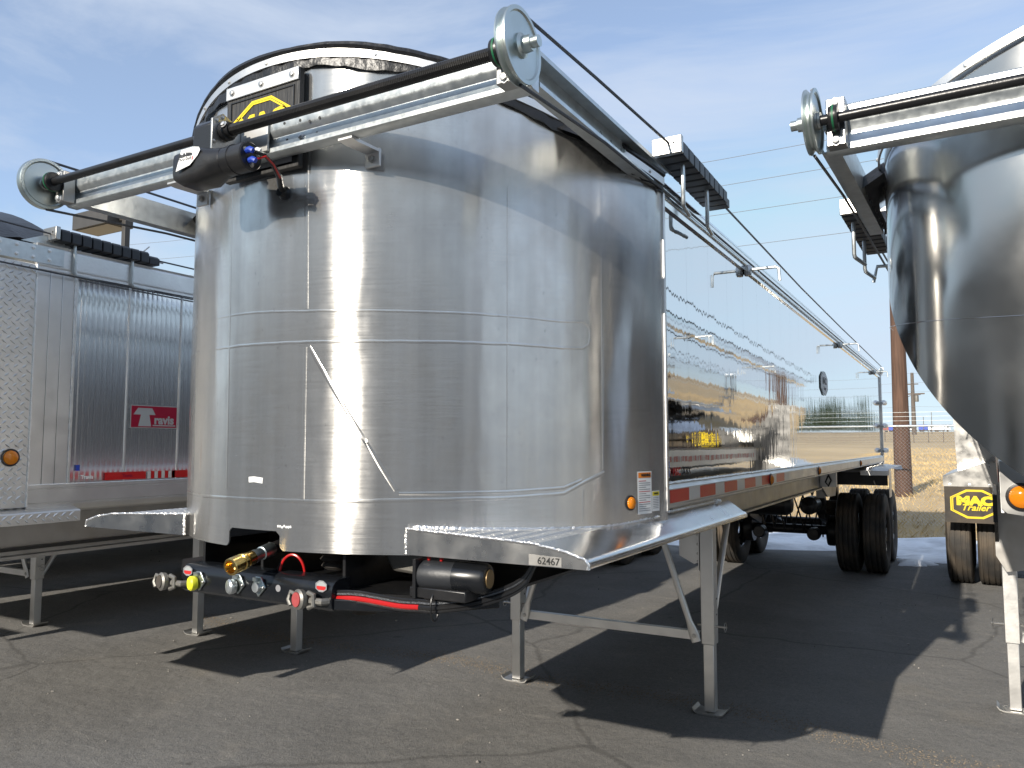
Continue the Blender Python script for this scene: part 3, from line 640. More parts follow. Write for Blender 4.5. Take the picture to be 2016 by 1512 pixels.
# logo board
lb = MB().box(-.20, .178, -.150, -.126, 2.695, 3.062).build('logo_board', 'board', T, bevel=.004)
MB().box(-.198, .176, -.157, -.1505, 3.012, 3.060).build('board_strip', 'alu', lb, bevel=.002)
ring_poly((-.011, -.1505, 2.852), (1, 0, 0), (0, 0, 1), [(-.165, .148), (-.165, -.14), (.165, -.14), (.165, .148)], .006, .003).build('board_bead', 'black', lb)
for x in (-.165, -.011, .145): bolt(lb, (x, -.157, 3.036), (0, -1, 0), .009, h=.006)
MB().box(-.14, .15, -.1535, -.1505, 2.712, 2.738).build('board_label', 'ink_grey', lb)
logo(lb, (-.011, -.1512, 2.866), (1, 0, 0), (0, 0, 1), .30, .235)
tarp_system(T)
cables(T, 10.55)
# ---- stickers and marker light on the nose edge
def tangent(phi): p = R(phi); return Vector((math.cos(p), math.sin(p), 0))
def cyl_sticker(ph0, ph1, z0, z1, m, off=.002, name='sticker', par=T):
    vs = []; n = 6
    for i in range(n + 1):
        ph = ph0 + (ph1 - ph0) * i / n
        vs += [cyl(ph, z0, off), cyl(ph, z1, off)]
    return MB().add(vs, [(i * 2, i * 2 + 2, i * 2 + 3, i * 2 + 1) for i in range(n)]).build(name, m, par)
w1 = cyl_sticker(73.3, 77.9, 1.452, 1.612, 'white', name='warning_sticker'); cyl_sticker(73.55, 77.65, 1.588, 1.608, 'orange_sticker', .0026, 'sticker_header', w1)
text('sticker_text', 'WARNING', .014, 'ink', w1, cyl(75.9, 1.598, .0034), tangent(75.6), (0, 0, 1), .0003, bold=.0006, xs=.9)
for k in range(15): cyl_sticker(73.7, 77.4 if k % 3 else 76.0, 1.575 - k * .008, 1.5775 - k * .008, 'ink_grey' if k % 5 else 'red_ink', .0026, 'print_line', w1)
w2 = cyl_sticker(78.0, 80.8, 1.458, 1.536, 'white', name='caution_sticker'); cyl_sticker(78.15, 80.65, 1.517, 1.533, 'yellow_sticker', .0026, 'sticker_header', w2)
text('sticker_text', 'CAUTION', .009, 'ink', w2, cyl(79.4, 1.525, .0034), tangent(79.4), (0, 0, 1), .0003, bold=.0004, xs=.8)
for k in range(7): cyl_sticker(78.3, 80.4, 1.508 - k * .0065, 1.5102 - k * .0065, 'ink_grey', .0026, 'print_line', w2)
def marker(par, o, ax, r=.034):
    b = MB().lathe([(r * 1.28, 0), (r * 1.28, r * .18), (r * 1.05, r * .22)], o, ax, 28).build('lamp_gasket', 'black', par)
    ax = Vector(ax).normalized()
    MB().lathe([(r * 1.03, r * .2), (r * .98, r * .40), (r * .7, r * .62), (r * .35, r * .72), (0, r * .74)], o, ax, 28, cap=False).build('lamp_lens', 'amber', b)
p_ = cyl(71.3, 1.497, 0); marker(T, p_, p_ - Vector((0, CY, 1.497)), .022)
# ---- side walls: each polished panel is its own sheet
def panel_mesh(h0, h1, w):
    def f(u, v):
        y = (u - .5) * w; b = .0003 * (1 - (2 * u - 1) ** 2) * math.sin(PI * min(1, max(0, v * 1.02))) ** .5; return (b, y, h0 + (h1 - h0) * v)
    return MB().grid(f, 14, 20)
Y0, Y1, NPAN = .93, 10.66, 28; PW = (Y1 - Y0) / NPAN
for k in range(NPAN):
    y = Y0 + PW * (k + .5)
    for s in (1, -1):
        o = inst('panel', ('mpanel', k % 4, s), lambda: panel_mesh(1.545, 2.70, PW - .0008), 'mirror', T, (s * 1.13, y, 0), (0, 0, 0 if s == 1 else PI))
for s in (-1, 1):
    MB().box(*sorted((s * 1.095, s * 1.122)), .95, 10.66, 1.47, 2.74).build('wall_core', 'alu_dull', T)
    # top rail: rounded tube, gap, bright lower flange
    rail = [(s * 1.085, 2.70), (s * 1.142, 2.70), (s * 1.142, 2.728), (s * 1.133, 2.732), (s * 1.133, 2.744), (s * 1.146, 2.748)] + [(s * (1.112 + .036 * math.cos(t)), 2.782 + .036 * math.sin(t)) for t in [R(a) for a in (-20, 10, 40, 70, 100, 130, 160, 190, 220)]]
    MB().prism(rail, 1, .93, 10.68).build('top_rail', 'polished', T)
    br = [(s * 1.09, 1.452), (s * 1.128, 1.452), (s * 1.134, 1.458), (s * 1.134, 1.466), (s * 1.150, 1.474), (s * 1.150, 1.535), (s * 1.142, 1.545), (s * 1.136, 1.556), (s * 1.09, 1.556)]
    MB().prism(br, 1, .925, 10.70).build('bottom_rail', 'alu', T, bevel=.001)
    MB().tube([(s * (1.138 + random.uniform(-.001, .001)), .93 + i * .03, 1.557 + random.uniform(-.0015, .0015)) for i in range(320)], .005, 6).build('weld_bead', 'weld', T)
    # reflective tape squares
    y = .945
    for k in range(6):
        for m, L in (('red_tape', .25), ('white_tape', .162)):
            MB().box(*sorted((s * 1.1505, s * 1.1515)), y, y + L - .001, 1.479, 1.531).build('tape', m, T); y += L
    for yy in (2.83, 4.66, 7.62): marker(T, (s * 1.151, yy, 1.503), (s, 0, 0), .028)
    # rear corner post with latch clamps
    MB().box(*sorted((s * 1.09, s * 1.152)), 10.66, 10.74, 1.42, 2.74).build('corner_post', 'alu', T, bevel=.004)
    for z in (1.62, 1.98, 2.32):
        c = MB().tube([(s * 1.16, 10.52, z), (s * 1.185, 10.58, z + .012), (s * 1.185, 10.72, z + .012), (s * 1.165, 10.84, z)], [.02, .038, .038, .02], 8).build('gate_latch', 'alu', T)
    MB().tube([(s * 1.13, 10.70, 2.74), (s * 1.16, 10.73, 2.80), (s * 1.17, 10.60, 2.83)], .025, 8).build('tail_bracket', 'alu', T)
    # swivel tarp stops: bent rods on the top rail
    for yy in (2.36, 6.2, 9.6):
        h = MB().lathe([(.018, -.03), (.022, -.02), (.022, .02), (.018, .03)], (s * 1.152, yy, 2.70), (0, 0, 1), 10).build('rod_clamp', 'steel', T)
        MB().tube([(s * 1.16, yy, 2.705), (s * 1.30, yy + .02, 2.71), (s * 1.318, yy + .022, 2.70), (s * 1.322, yy + .022, 2.63)], .009, 8).build('bent_rod', 'galv', h)
# wall markings
P = Vector((1.1375, 5.2, 2.25))
plo = [(a * .40, b * .21 / .94) for a, b in OCT]
ol = polyplate(P, (0, 1, 0), (0, 0, 1), plo, .001).build('logo_sticker', 'black_gloss', T)
polyplate(P, (0, 1, 0), (0, 0, 1), [(a * .84, b * .84) for a, b in plo], .001, .0012).build('sticker_face', 'white', ol)
text('sticker_text', 'MAC', .085, 'ink', ol, P + Vector((.0028, 0, .02)), (0, 1, 0), (0, 0, 1), .0003, bold=.004, xs=1.2)
text('sticker_text', 'Trailer', .05, 'ink', ol, P + Vector((.0028, 0, -.045)), (0, 1, 0), (0, 0, 1), .0003, shear=.3)
text('wall_text', 'MAC', .048, 'red_ink', T, (1.1352, 1.03, 1.60), (0, 1, 0), (0, 0, 1), .0004, bold=.001, align='LEFT')
text('wall_text', 'LOCK', .048, 'ink', T, (1.1352, 1.15, 1.60), (0, 1, 0), (0, 0, 1), .0004, bold=.001, align='LEFT')
bs = plate((1.1352, .965, 1.615), (0, 1, 0), (0, 0, 1), .045, .072).build('blue_sticker', 'white', T)
for z in (1.598, 1.632): plate((1.1364, .965, z), (0, 1, 0), (0, 0, 1), .036, .027).build('sticker_block', 'blue', bs)
# ---- front steps
def step(s):
    F = lambda x, y, z: (s * x, y, z)
    def nx(x): return CY - math.sqrt(max(0, (RN - .003) ** 2 - x * x))   # where the step meets the shell
    # top surface: tread area then sloped lip
    xs = [.565 + (1.04 - .565) * i / 12 for i in range(13)]
    vs = []; zt = lambda x: 1.434 - (x - .565) / (1.04 - .565) * .020
    for x in xs: vs += [F(x, 0, zt(x)), F(x, min(nx(x), .53), zt(x))]
    st = MB().add(vs, [(i * 2, i * 2 + 2, i * 2 + 3, i * 2 + 1) for i in range(12)]).build('step_tread', 'alu', T, solid=.004)
    vs = []; ys = [0, .25, .50, .7, .93, 1.3, 1.75, 1.92]
    for y in ys:
        xi = 1.04 if y <= .52 else (min(1.128, math.sqrt(max(0, (RN - .003) ** 2 - (y - CY) ** 2))) if y < .93 else 1.128)
        for x in (xi, (xi + 1.2) / 2, 1.205, 1.218, 1.222, 1.222):
            vs.append([x, y])
    V = []
    for i, y in enumerate(ys):
        xi = vs[i * 6][0]; zi = 1.414 if y <= .52 else 1.414 + .018 * min(1, (y - .5) / .3)
        prof = [(xi, zi), ((xi + 1.205) / 2, (zi + 1.380) / 2), (1.200, 1.381), (1.214, 1.376), (1.221, 1.368), (1.222, 1.352)]
        V += [F(x, y, z) for x, z in prof]
    MB().add(V, [(i * 6 + k, i * 6 + k + 1, i * 6 + k + 7, i * 6 + k + 6) for i in range(len(ys) - 1) for k in range(5)]).build('step_lip', 'alu_lip', T, solid=.004, sharp=50)
    fr = [(.560, 1.350), (1.222, 1.350), (1.222, 1.366), (1.214, 1.376), (1.15, 1.395), (1.04, 1.413), (.560, 1.4335)]
    MB().prism([(s * a, b) for a, b in fr], 1, -.004, -.0005).build('step_front', 'alu_step', T)
    MB().prism([(s * a, b) for a, b in [(1.13, 1.43), (1.2, 1.381), (1.222, 1.366), (1.222, 1.352), (1.13, 1.37)]], 1, 1.9195, 1.924).build('step_end', 'alu', T)
    rnd = random.Random(2)
    def bead(pts, r, name='weld_bead'):
        q = []
        for a, b in zip(pts, pts[1:]):
            a = Vector(a); b = Vector(b); n = max(2, int((b - a).length / .006))
            q += [a + (b - a) * i / n for i in range(n)]
        q.append(Vector(pts[-1]))
        q = [p + Vector((rnd.uniform(-1, 1), rnd.uniform(-1, 1), rnd.uniform(-1, 1))) * .0012 for p in q]
        MB().tube(q, [r * rnd.uniform(.75, 1.25) for _ in q], 6).build(name, 'weld', T)
    bead([F(.560, -.004, 1.352), F(.560, -.004, 1.434), F(.80, -.004, 1.426), F(1.04, -.004, 1.415), F(1.15, -.004, 1.397), F(1.214, -.004, 1.378), F(1.222, -.004, 1.364), F(1.222, -.004, 1.352)], .005)
    bead([F(x, nx(x) - .003, zt(x) + .003) for x in xs] + [F(1.075, nx(1.075) - .002, 1.42), F(1.11, nx(1.11), 1.428), F(1.137, nx(1.137), 1.434)], .007)
    bead([F(1.133, .93, 1.443), F(1.135, 1.1, 1.443), F(1.135, 1.66, 1.443)], .005)
    bead([F(1.135, 1.66, 1.443), F(1.14, 1.72, 1.44)], .012)
    # raised tread lugs on the step top
    mb = MB(); i = 0
    y = .02
    while y < .50:
        x = .60 + (.014 if i % 2 else 0)
        while x < 1.03:
            if y < nx(x) - .02:
                a = R(45 if (int(x / .028) + i) % 2 else -45); c, s_ = math.cos(a), math.sin(a); z = zt(x)
                pts = [(-.012, 0, 0), (0, -.004, 0), (.012, 0, 0), (0, .004, 0), (-.005, 0, .0022), (.005, 0, .0022)]
                mb.add([F(x + p[0] * c - p[1] * s_, y + p[0] * s_ + p[1] * c, z + p[2]) for p in pts], [(0, 1, 5, 4), (1, 2, 5), (2, 3, 4, 5), (3, 0, 4)])
            x += .028
        y += .014; i += 1
    mb.build('tread_lugs', 'weld', st, kind='stuff')
step(1); step(-1)
polyplate((1.085, -.0042, 1.366), (1, 0, 0), (0, 0, 1), [(-.06, -.014), (.05, -.014), (.05, .014), (-.06, .018)], .0006).build('number_label', 'alu_dull', T)
text('number_text', '62467', .030, 'ink', T, (1.092, -.0055, 1.366), (1, 0, 0), (0, 0, 1), .0003, bold=.0004)
# ---- landing gear, frame, running gear
landing_gear(T, 3.0, .71, 1.30)
for s in (-1, 1):
    MB().prism([(s * .76, 1.235), (s * .84, 1.235), (s * .84, 1.25), (s * .81, 1.255), (s * .81, 1.425), (s * .84, 1.43), (s * .84, 1.444), (s * .76, 1.444)], 1, 2.0, 6.9).build('frame_rail', 'alu_dull', T, bevel=.001)
    MB().box(*sorted((s * .42, s * .54)), 6.6, 11.1, 1.17, 1.40).build('rear_frame_rail', 'black', T, bevel=.004)
    # fender over the duals
    f = [(8.85, 1.365), (8.86, 1.385), (9.0, 1.425), (11.25, 1.425), (11.45, 1.36)]
    vs = [(s * x, y, z - (.02 if x > 1.2 else 0)) for y, z in f for x in (.62, 1.02, 1.28, 1.345)]
    fe = MB().add(vs, [(i * 4 + k, i * 4 + k + 1, i * 4 + k + 5, i * 4 + k + 4) for i in range(4) for k in range(3)]).build('fender', 'alu', T, solid=.005)
    MB().box(*sorted((s * 1.02, s * 1.345)), 8.846, 8.852, 1.325, 1.384).build('fender_lip', 'alu', fe)
    MB().box(*sorted((s * 1.345, s * 1.350)), 8.85, 9.2, 1.05, 1.405).build('fender_skirt', 'alu', fe)
    MB().box(*sorted((s * .60, s * 1.32)), 9.02, 9.03, 1.19, 1.40).build('fender_liner', 'black', fe)
    MB().box(*sorted((s * .56, s * .66)), 8.3, 8.42, 1.05, 1.44).build('hanger_post', 'alu_dull', T, bevel=.004)
    MB().prism([(6.95, 1.30), (7.5, 1.12), (8.1, 1.10), (8.3, 1.25), (8.3, 1.43), (6.95, 1.43)], 0, s * .80 - .012, s * .80 + .012).build('side_gusset', 'alu_dull', T)
    MB().box(*sorted((s * .7, s * .98)), 6.95, 7.0, 1.26, 1.44).build('valve_plate', 'alu', T, bevel=.002)
    MB().tube([(s * .9, 6.93, 1.40), (s * .93, 6.92, 1.33), (s * .9, 6.93, 1.27), (s * .87, 6.95, 1.31), (s * .9, 6.94, 1.38)], .009, 6).build('valve_hose', 'black', T)
wheels(T, (9.62, 10.87))
MB().lathe([(.0, -.42), (.10, -.40), (.14, -.34), (.14, .34), (.10, .40), (0, .42)], (0, 7.6, 1.02), (1, 0, 0), 24, cap=False).build('air_tank', 'black', T)
MB().lathe([(.0, -.22), (.08, -.20), (.115, -.15), (.115, .15), (.08, .20), (0, .22)], (.42, 8.75, .93), (0, 1, 0), 20, cap=False).build('air_tank', 'black', T)
for y in (4.2, 5.4, 6.6, 8.3): MB().box(-.76, .76, y, y + .08, 1.30, 1.442).build('cross_member', 'alu_dull', T)
MB().box(-1.08, 1.08, 10.68, 10.76, 1.38, 2.70).build('tail_gate', 'alu', T, bevel=.005)
# ---- front coupling: kingpin plate, connector bar and plumbing under the nose
MB().prism([(-.42, -.06), (.33, -.06), (.60, .02), (.80, .18), (.80, 1.6), (-.80, 1.6), (-.80, .18), (-.6, .02)], 2, 1.205, 1.215).build('coupler_plate', 'black', T)
MB().prism([(.30, -.10), (.345, -.10), (.62, .0), (.80, .20), (.78, .23), (.60, .04), (.33, -.05)], 2, 1.163, 1.20).build('coupler_edge', 'black_gloss', T, bevel=.004)
MB().prism([(-.80, .30), (.80, .30), (.80, 2.4), (-.80, 2.4)], 2, 1.30, 1.444).build('upper_frame', 'black', T)
for x in (-.42, -.1, .30, .6): MB().box(x, x + .012, -.02, .30, 1.215, 1.34).build('frame_web', 'black', T)
MB().lathe([(.045, 0), (.07, -.01), (.07, -.025), (.045, -.03), (.045, -.05)], (.30, .10, 1.165), (0, 0, 1), 20).build('bump_stop', 'rubber', T)
# curved connector bar
pr = [(-.020, 1.262), (-.075, 1.262), (-.095, 1.255), (-.108, 1.240), (-.113, 1.22), (-.113, 1.185), (-.108, 1.168), (-.095, 1.157), (-.02, 1.157)]
MB().prism(pr, 0, -.425, .335).build('connector_bar', 'black_gloss', T, bevel=.002)
def gladhand(x, z, s, cap):
    o = Vector((x, -.15, z)); ax = Vector((s * .25, -1, .05)).normalized()
    g = MB().lathe([(.022, -.035), (.024, -.01), (.032, -.004), (.034, .012), (.026, .018), (.024, .016), (.018, .013), (.0, .013)], o, ax, 22, cap=False).build('gladhand', 'casting', T)
    MB().lathe([(.024, .0165), (.024, .021), (.014, .022), (.0, .019)], o, ax, 20, cap=False).build('seal', cap, g)
    MB().tube([o + Vector((s * .028, .004, .012)), o + Vector((s * .05, .004, .020)), o + Vector((s * .058, 0, -.006)), o + Vector((s * .045, -.002, -.024))], .008, 8).build('lug', 'casting', g)
    MB().tube([o + Vector((-s * .024, .008, .022)), o + Vector((-s * .048, .008, .016)), o + Vector((-s * .052, .006, -.018)), o + Vector((-s * .03, .004, -.026))], .009, 8).build('lug', 'casting', g)
    MB().tube([o + Vector((-s * .03, .012, -.004)), o + Vector((-s * .075, .02, -.006)), o + Vector((-s * .085, .045, -.006))], .012, 8).build('elbow', 'casting', g)
gladhand(-.475, 1.196, -1, 'rubber'); gladhand(.235, 1.198, -1, 'pink_cap')
def bar_logo(x, z):
    o = (x, -.1142, z); q = polyplate(o, (1, 0, 0), (0, 0, 1), [(a * .050, b * .040) for a, b in OCT], .0012).build('bar_sticker', 'silver_print', T)
    plate((x, -.1155, z - .006), (1, 0, 0), (0, 0, 1), .040, .013, .0006).build('sticker_band', 'red_ink', q)
    ring_poly(o, (1, 0, 0), (0, 0, 1), [(a * .050, b * .040) for a, b in OCT], .004, .0022).build('sticker_rim', 'ink_grey', q)
bar_logo(-.385, 1.238); bar_logo(.292, 1.240)
def socket(x, z, lid, m):
    b = MB().prism([(x - .030, z + .0), (x, z - .034), (x + .034, z), (x + .01, z + .036), (x - .016, z + .036)], 1, -.122, -.1135).build('socket_plate', 'zinc', T, bevel=.002)
    for dx, dz in ((-.022, .0), (.026, .0), (0, .028)): bolt(b, (x + dx, -.122, z + dz), (0, -1, 0), .004)
    if lid: MB().lathe([(.024, .0), (.027, .008), (.027, .020), (.022, .026), (0, .028)], (x - .012, -.124, z - .006), (-.35, -1, 0), 22, cap=False).build('socket_lid', m, b)
    else: MB().lathe([(.016, 0), (.018, .01), (.016, .015), (0, .016)], (x, -.122, z), (0, -1, 0), 18, cap=False).build('socket_lid', m, b)
    MB().box(x - .018, x + .006, -.132, -.123, z + .022, z + .034).build('lid_hinge', 'zinc', b)
socket(-.315, 1.205, True, 'yellow_lid'); socket(-.105, 1.212, True, 'galv'); socket(.0, 1.212, False, 'galv')
MB().lathe([(.012, 0), (.012, .001)], (.09, -.1135, 1.215), (0, -1, 0), 16).build('blank_plug', 'ink_grey', T)
# hydraulic hose with brass coupler poking out of the notch
a = Vector((-.022, .065, 1.360)); b = Vector((.012, -.27, 1.297)); d = (b - a).normalized(); L = (b - a).length
MB().tube([a - d * .30 + Vector((.25, .02, .0)), a - d * .16 + Vector((.09, 0, 0)), a - d * .05 + Vector((.015, 0, 0)), a + d * .06, a + d * .12], .021, 12).build('hydraulic_hose', 'black', T)
MB().lathe([(.024, .12), (.0245, .13), (.0245, .175), (.021, .178), (.021, .205), (.024, .206), (.024, .222), (.017, .223)], a, d, 20, cap=False).build('crimp_ferrule', 'zinc', T)
br = MB().lathe([(.018, .22), (.025, .222), (.025, .25), (.020, .252), (.020, .258), (.029, .262), (.029, .275), (.026, .277), (.026, .285), (.030, .288), (.030, .325), (.028, .328), (.022, .328), (.020, .30), (.0, .29)], a, d, 26, cap=False).build('brass_coupler', 'brass', T)
MB().tube([(.03 + .045 * (1 - math.cos(t)), -.05 + .01 * t, 1.262 + .058 * math.sin(t)) for t in [PI * i / 16 for i in range(17)]], .005, 8).build('red_hose', 'red_hose', T)
MB().tube([(.0, -.03, 1.262), (.03, -.04, 1.30), (.06, -.02, 1.32)], .005, 6).build('black_hose', 'black', T)
MB().lathe([(.06, 0), (.075, .012), (.065, .024), (.08, .036), (.068, .048), (.078, .06), (.05, .075)], (.17, .12, 1.26), (0, 0, 1), 22).build('bellows', 'rubber', T)
MB().lathe([(.055, 0), (.06, .01), (.06, .04)], (.17, .12, 1.336), (0, 0, 1), 6).build('bellows_cap', 'casting', T)
MB().prism([(.42, 1.27), (.56, 1.262), (.585, 1.30), (.60, 1.42), (.38, 1.42), (.39, 1.31)], 1, .10, .24).build('cast_block', 'casting', T, bevel=.012)
MB().box(-.08, .03, .12, .25, 1.30, 1.44).build('cast_block', 'casting', T, bevel=.02)
c = MB().lathe([(.045, 0), (.048, .01), (.048, .13), (.046, .135)], (.60, .03, 1.285), (1, .12, 0), 24).build('pump_motor', 'plastic_dark', T)
MB().lathe([(.050, .132), (.050, .235), (.044, .245), (.03, .247)], (.60, .03, 1.285), (1, .12, 0), 24).build('pump_cover', 'black_gloss', c)
MB().lathe([(.030, .246), (.030, .251), (.0, .252)], (.60, .03, 1.285), (1, .12, 0), 20, cap=False).build('pump_plug', 'tan_cap', c)
for x in (.63, .68): MB().lathe([(.005, 0), (.008, .012), (.003, .022)], (x, .03, 1.333), (0, 0, 1), 8).build('terminal', 'red_hose', c)
MB().box(.58, .80, -.01, .12, 1.215, 1.25).build('pump_base', 'black', T, bevel=.004)
PTS = [(.335, -.085, 1.200), (.42, -.07, 1.203), (.55, -.035, 1.188), (.62, -.012, 1.186), (.68, .01, 1.186), (.80, .07, 1.206), (.90, .16, 1.25), (.93, .22, 1.33)]
def smooth(P, n=6):
    P = [Vector(p) for p in P]; P = [P[0] * 2 - P[1]] + P + [P[-1] * 2 - P[-2]]; q = []
    for i in range(1, len(P) - 2):
        for k in range(n):
            t = k / n; q.append(.5 * (2 * P[i] + (P[i + 1] - P[i - 1]) * t + (2 * P[i - 1] - 5 * P[i] + 4 * P[i + 1] - P[i + 2]) * t * t + (3 * P[i] - P[i - 1] - 3 * P[i + 1] + P[i + 2]) * t ** 3))
    return q + [P[-2]]
MB().tube(smooth(PTS[:4]), .0085, 8).build('air_line', 'red_hose', T)
for m, rr, dz in (('cable', .0055, .014), ('black', .0055, .022), ('black', .0085, 0), ('black', .0055, -.012)):
    MB().tube([p + Vector((0, .001, dz)) for p in (smooth(PTS) if dz else smooth(PTS[3:]))], rr, 8).build('air_line', m, T)
MB().tube([(.675, -.012 + .0, 1.19 + .045 * math.sin(t)) if False else (.675, .0 + .022 * math.cos(t), 1.19 + .045 * math.sin(t)) for t in [2 * PI * i / 20 for i in range(20)]], .003, 5, closed=True).build('cable_tie', 'black', T)

# ================================================================== RIGHT TRAILER (half-round tub)
RT = thing('half_round_trailer', 'dark reflecting half round dump trailer cut off by the right edge, mudflap lettered yellow', 'trailer', (2.965, .70, 0), R(-1.645))
HW, NB, NE = 1.02, .50, 3.3
DZ = .085; _before = set(RT.children)
def tub_plan(t):        # plan curve of the nose, t from -1 (left) to 1 (right)
    a = t * PI / 2; c, s = math.cos(a), math.sin(a)
    x = HW * math.copysign(abs(s) ** (2 / NE), s); y = NB - (NB + .10) * abs(c) ** (2 / NE); return x, y
def tub_bot(x): return max(1.56, 2.475 - math.sqrt(max(0, 1.0 - min(1, (x / HW) ** 2))) * .985)
vs = []; NT = 96; NZ2 = 18
for i in range(NT + 1):
    t = -1 + 2 * i / NT; x, y = tub_plan(t); b = tub_bot(x); tp = arch_z(x)
    for j in range(NZ2 + 1): vs.append((x, y, b + (tp - b) * j / NZ2))
m_ = NZ2 + 1
MB().add(vs, [(i * m_ + j, (i + 1) * m_ + j, (i + 1) * m_ + j + 1, i * m_ + j + 1) for i in range(NT) for j in range(NZ2)]).build('nose_shell', 'nose_dark', RT, solid=.005, sharp=60)
vs = []; NA = 36
for y in (NB - .005, 3.0, 5.5, 8.0, 10.2):
    for k in range(NA + 1):
        a = PI * k / NA; vs.append((-HW * math.cos(a), y, 2.475 - .985 * math.sin(a)))
MB().add(vs, [(i * (NA + 1) + k, i * (NA + 1) + k + 1, (i + 1) * (NA + 1) + k + 1, (i + 1) * (NA + 1) + k) for i in range(4) for k in range(NA)]).build('tub_shell', 'mirror', RT, sharp=60)
for s in (-1, 1):
    for k in range(27):
        y = NB + .345 * (k + .5)
        inst('panel', ('rpanel', k % 4, s), lambda: panel_mesh(2.47, 2.72, .342), 'mirror', RT, (s * (HW + .002), y, 0), (0, 0, 0 if s == 1 else PI))
    MB().prism([(s * (HW - .03), 2.715), (s * (HW + .03), 2.715), (s * (HW + .035), 2.76), (s * (HW + .02), 2.81), (s * (HW - .02), 2.81)], 1, NB, 10.2).build('top_rail', 'polished', RT)
    for yy in (1.5, 3.6, 6.5): MB().tube([(s * 1.03, yy, 2.70), (s * 1.18, yy + .02, 2.71), (s * 1.20, yy + .02, 2.63)], .009, 8).build('bent_rod', 'galv', RT)
for zz in (2.18,):      # weld running round the nose
    MB().tube([(tub_plan(t)[0] * 1.001, tub_plan(t)[1] - .001, zz + .06 * abs(t) ** 2 + .003 * math.sin(t * 9)) for t in [-1 + 2 * i / 90 for i in range(91)]], .0013, 6).build('weld_seam', 'nose_dark', RT)
def tub_norm(t):
    x0, y0 = tub_plan(t - .004); x1, y1 = tub_plan(t + .004); d = Vector((x1 - x0, y1 - y0, 0)).normalized(); x, y = tub_plan(t); return x, y, d.y, -d.x
nose_trim(RT, lambda t: tub_norm(t), 90, -.97, .97, vinyl=False)
tarp_system(RT, motor=False, z1=2.885, zs=2.85, PR=.102); cables(RT, 10.0)
for o in RT.children:
    if o not in _before: o.location.z -= DZ
MB().box(-.45, .45, 1.9, 10.0, 1.22, 1.34).build('sub_frame', 'alu_dull', RT)
for s in (-1, 1):
    # front bracket carrying the marker light
    b = MB().prism([(s * .695, 1.665), (s * .695, 1.515), (s * .68, 1.50), (s * .46, 1.47), (s * .46, 1.53)], 1, .08, .09).build('lamp_bracket', 'alu_plate', RT)
    marker(b, (s * .640, .08, 1.552), (0, -1, 0), .034)
    sd = MB().box(*sorted((s * .688, s * .696)), .091, 8.09, 1.50, 1.66).build('side_rail', 'alu', RT)
    for y in (.39, .54, .84): MB().box(*sorted((s * .6961, s * .6975)), y, y + .05, 1.54, 1.64).build('slot', 'ink', sd)
    y = 1.19
    for k in range(16):
        for m, L in (('red_tape', .25), ('white_tape', .162)):
            MB().box(*sorted((s * .6965, s * .6975)), y, y + L - .001, 1.55, 1.602).build('tape', m, sd); y += L
    g = MB().prism([(s * .50, 1.46), (s * .725, 1.46), (s * .725, 1.0), (s * .67, .90), (s * .50, .93)], 1, 3.17, 3.20).build('leg_gusset', 'alu_dull', RT)
    MB().prism([(1.89, 1.46), (3.24, 1.46), (3.24, 1.02), (2.95, 1.30), (1.89, 1.32)], 0, s * .715 - .01, s * .715 + .01).build('side_gusset', 'black', RT)
    # rear quarter: support plate, fender and mud flap
    MB().prism([(s * 1.10, 1.33), (s * 1.13, 2.25), (s * .985, 2.25), (s * .90, 1.95), (s * .72, 1.70), (s * .60, 1.53), (s * .60, 1.46)], 1, 8.25, 8.26).build('support_plate', 'alu_plate', RT)
    fe = MB().prism([(s * 1.235, 1.215), (s * 1.245, 1.24), (s * 1.245, 1.335), (s * .80, 1.50), (s * .64, 1.50), (s * .64, 1.215)], 1, 7.87, 7.88).build('fender_front', 'alu_plate', RT)
    for x in (1.17, .97, .77): bolt(fe, (s * x, 7.87, 1.245), (0, -1, 0), .012, 'alu')
    MB().add([(s * 1.245, 7.88, 1.335), (s * .80, 7.88, 1.50), (s * .80, 10.6, 1.50), (s * 1.245, 10.6, 1.335)], [(0, 1, 2, 3)]).build('fender_top', 'alu', RT, solid=.005)
    fl = MB().box(*sorted((s * 1.235, s * .62)), 7.855, 7.865, .80, 1.222).build('mud_flap', 'rubber', RT)
    c0 = s * .925; RR = Vector((1, 0, 0))
    logo(fl, (c0, 7.8548, 1.02), (1, 0, 0), (0, 0, 1), .50, .335)
landing_gear(RT, 3.29, .655, 1.30)
wheels(RT, (8.63, 9.87))

# ================================================================== LEFT TRAILER
LT = thing('grain_trailer', 'grey aluminium dump trailer with ribbed sides and red name sticker on the left', 'trailer', (-3.3, 0, 0))
XW = 1.2
mb = MB().box(-1.15, 1.15, -.28, 9.9, 1.42, 2.78); mb.build('body_core', 'alu_dull', LT)
MB().box(-1.19, 1.19, -.32, -.285, 1.40, 2.80).build('front_wall', 'alu', LT)
def diamond(par, o, rt, up, w, h, px=.043, pz=.0245, lug=.0195, hgt=.0048):
    rt = Vector(rt).normalized(); up = Vector(up).normalized(); n = rt.cross(up); mb = MB(); j = 0; z = pz * .6
    while z < h - .004:
        x = px * (.35 if j % 2 else .85); 
        while x < w - .006:
            a = R(38 if j % 2 else -38); c, s = math.cos(a), math.sin(a)
            pts = [(-lug, 0, 0), (0, -.0065, 0), (lug, 0, 0), (0, .0065, 0), (-lug * .5, 0, hgt), (lug * .5, 0, hgt)]
            mb.add([Vector(o) + rt * (x + p[0] * c - p[1] * s) + up * (z + p[0] * s + p[1] * c) + n * p[2] for p in pts], [(0, 1, 5, 4), (1, 2, 5), (2, 3, 4, 5), (3, 0, 4)])
            x += px
        z += pz; j += 1
    return mb.build('tread_lugs', 'weld', par, kind='stuff')
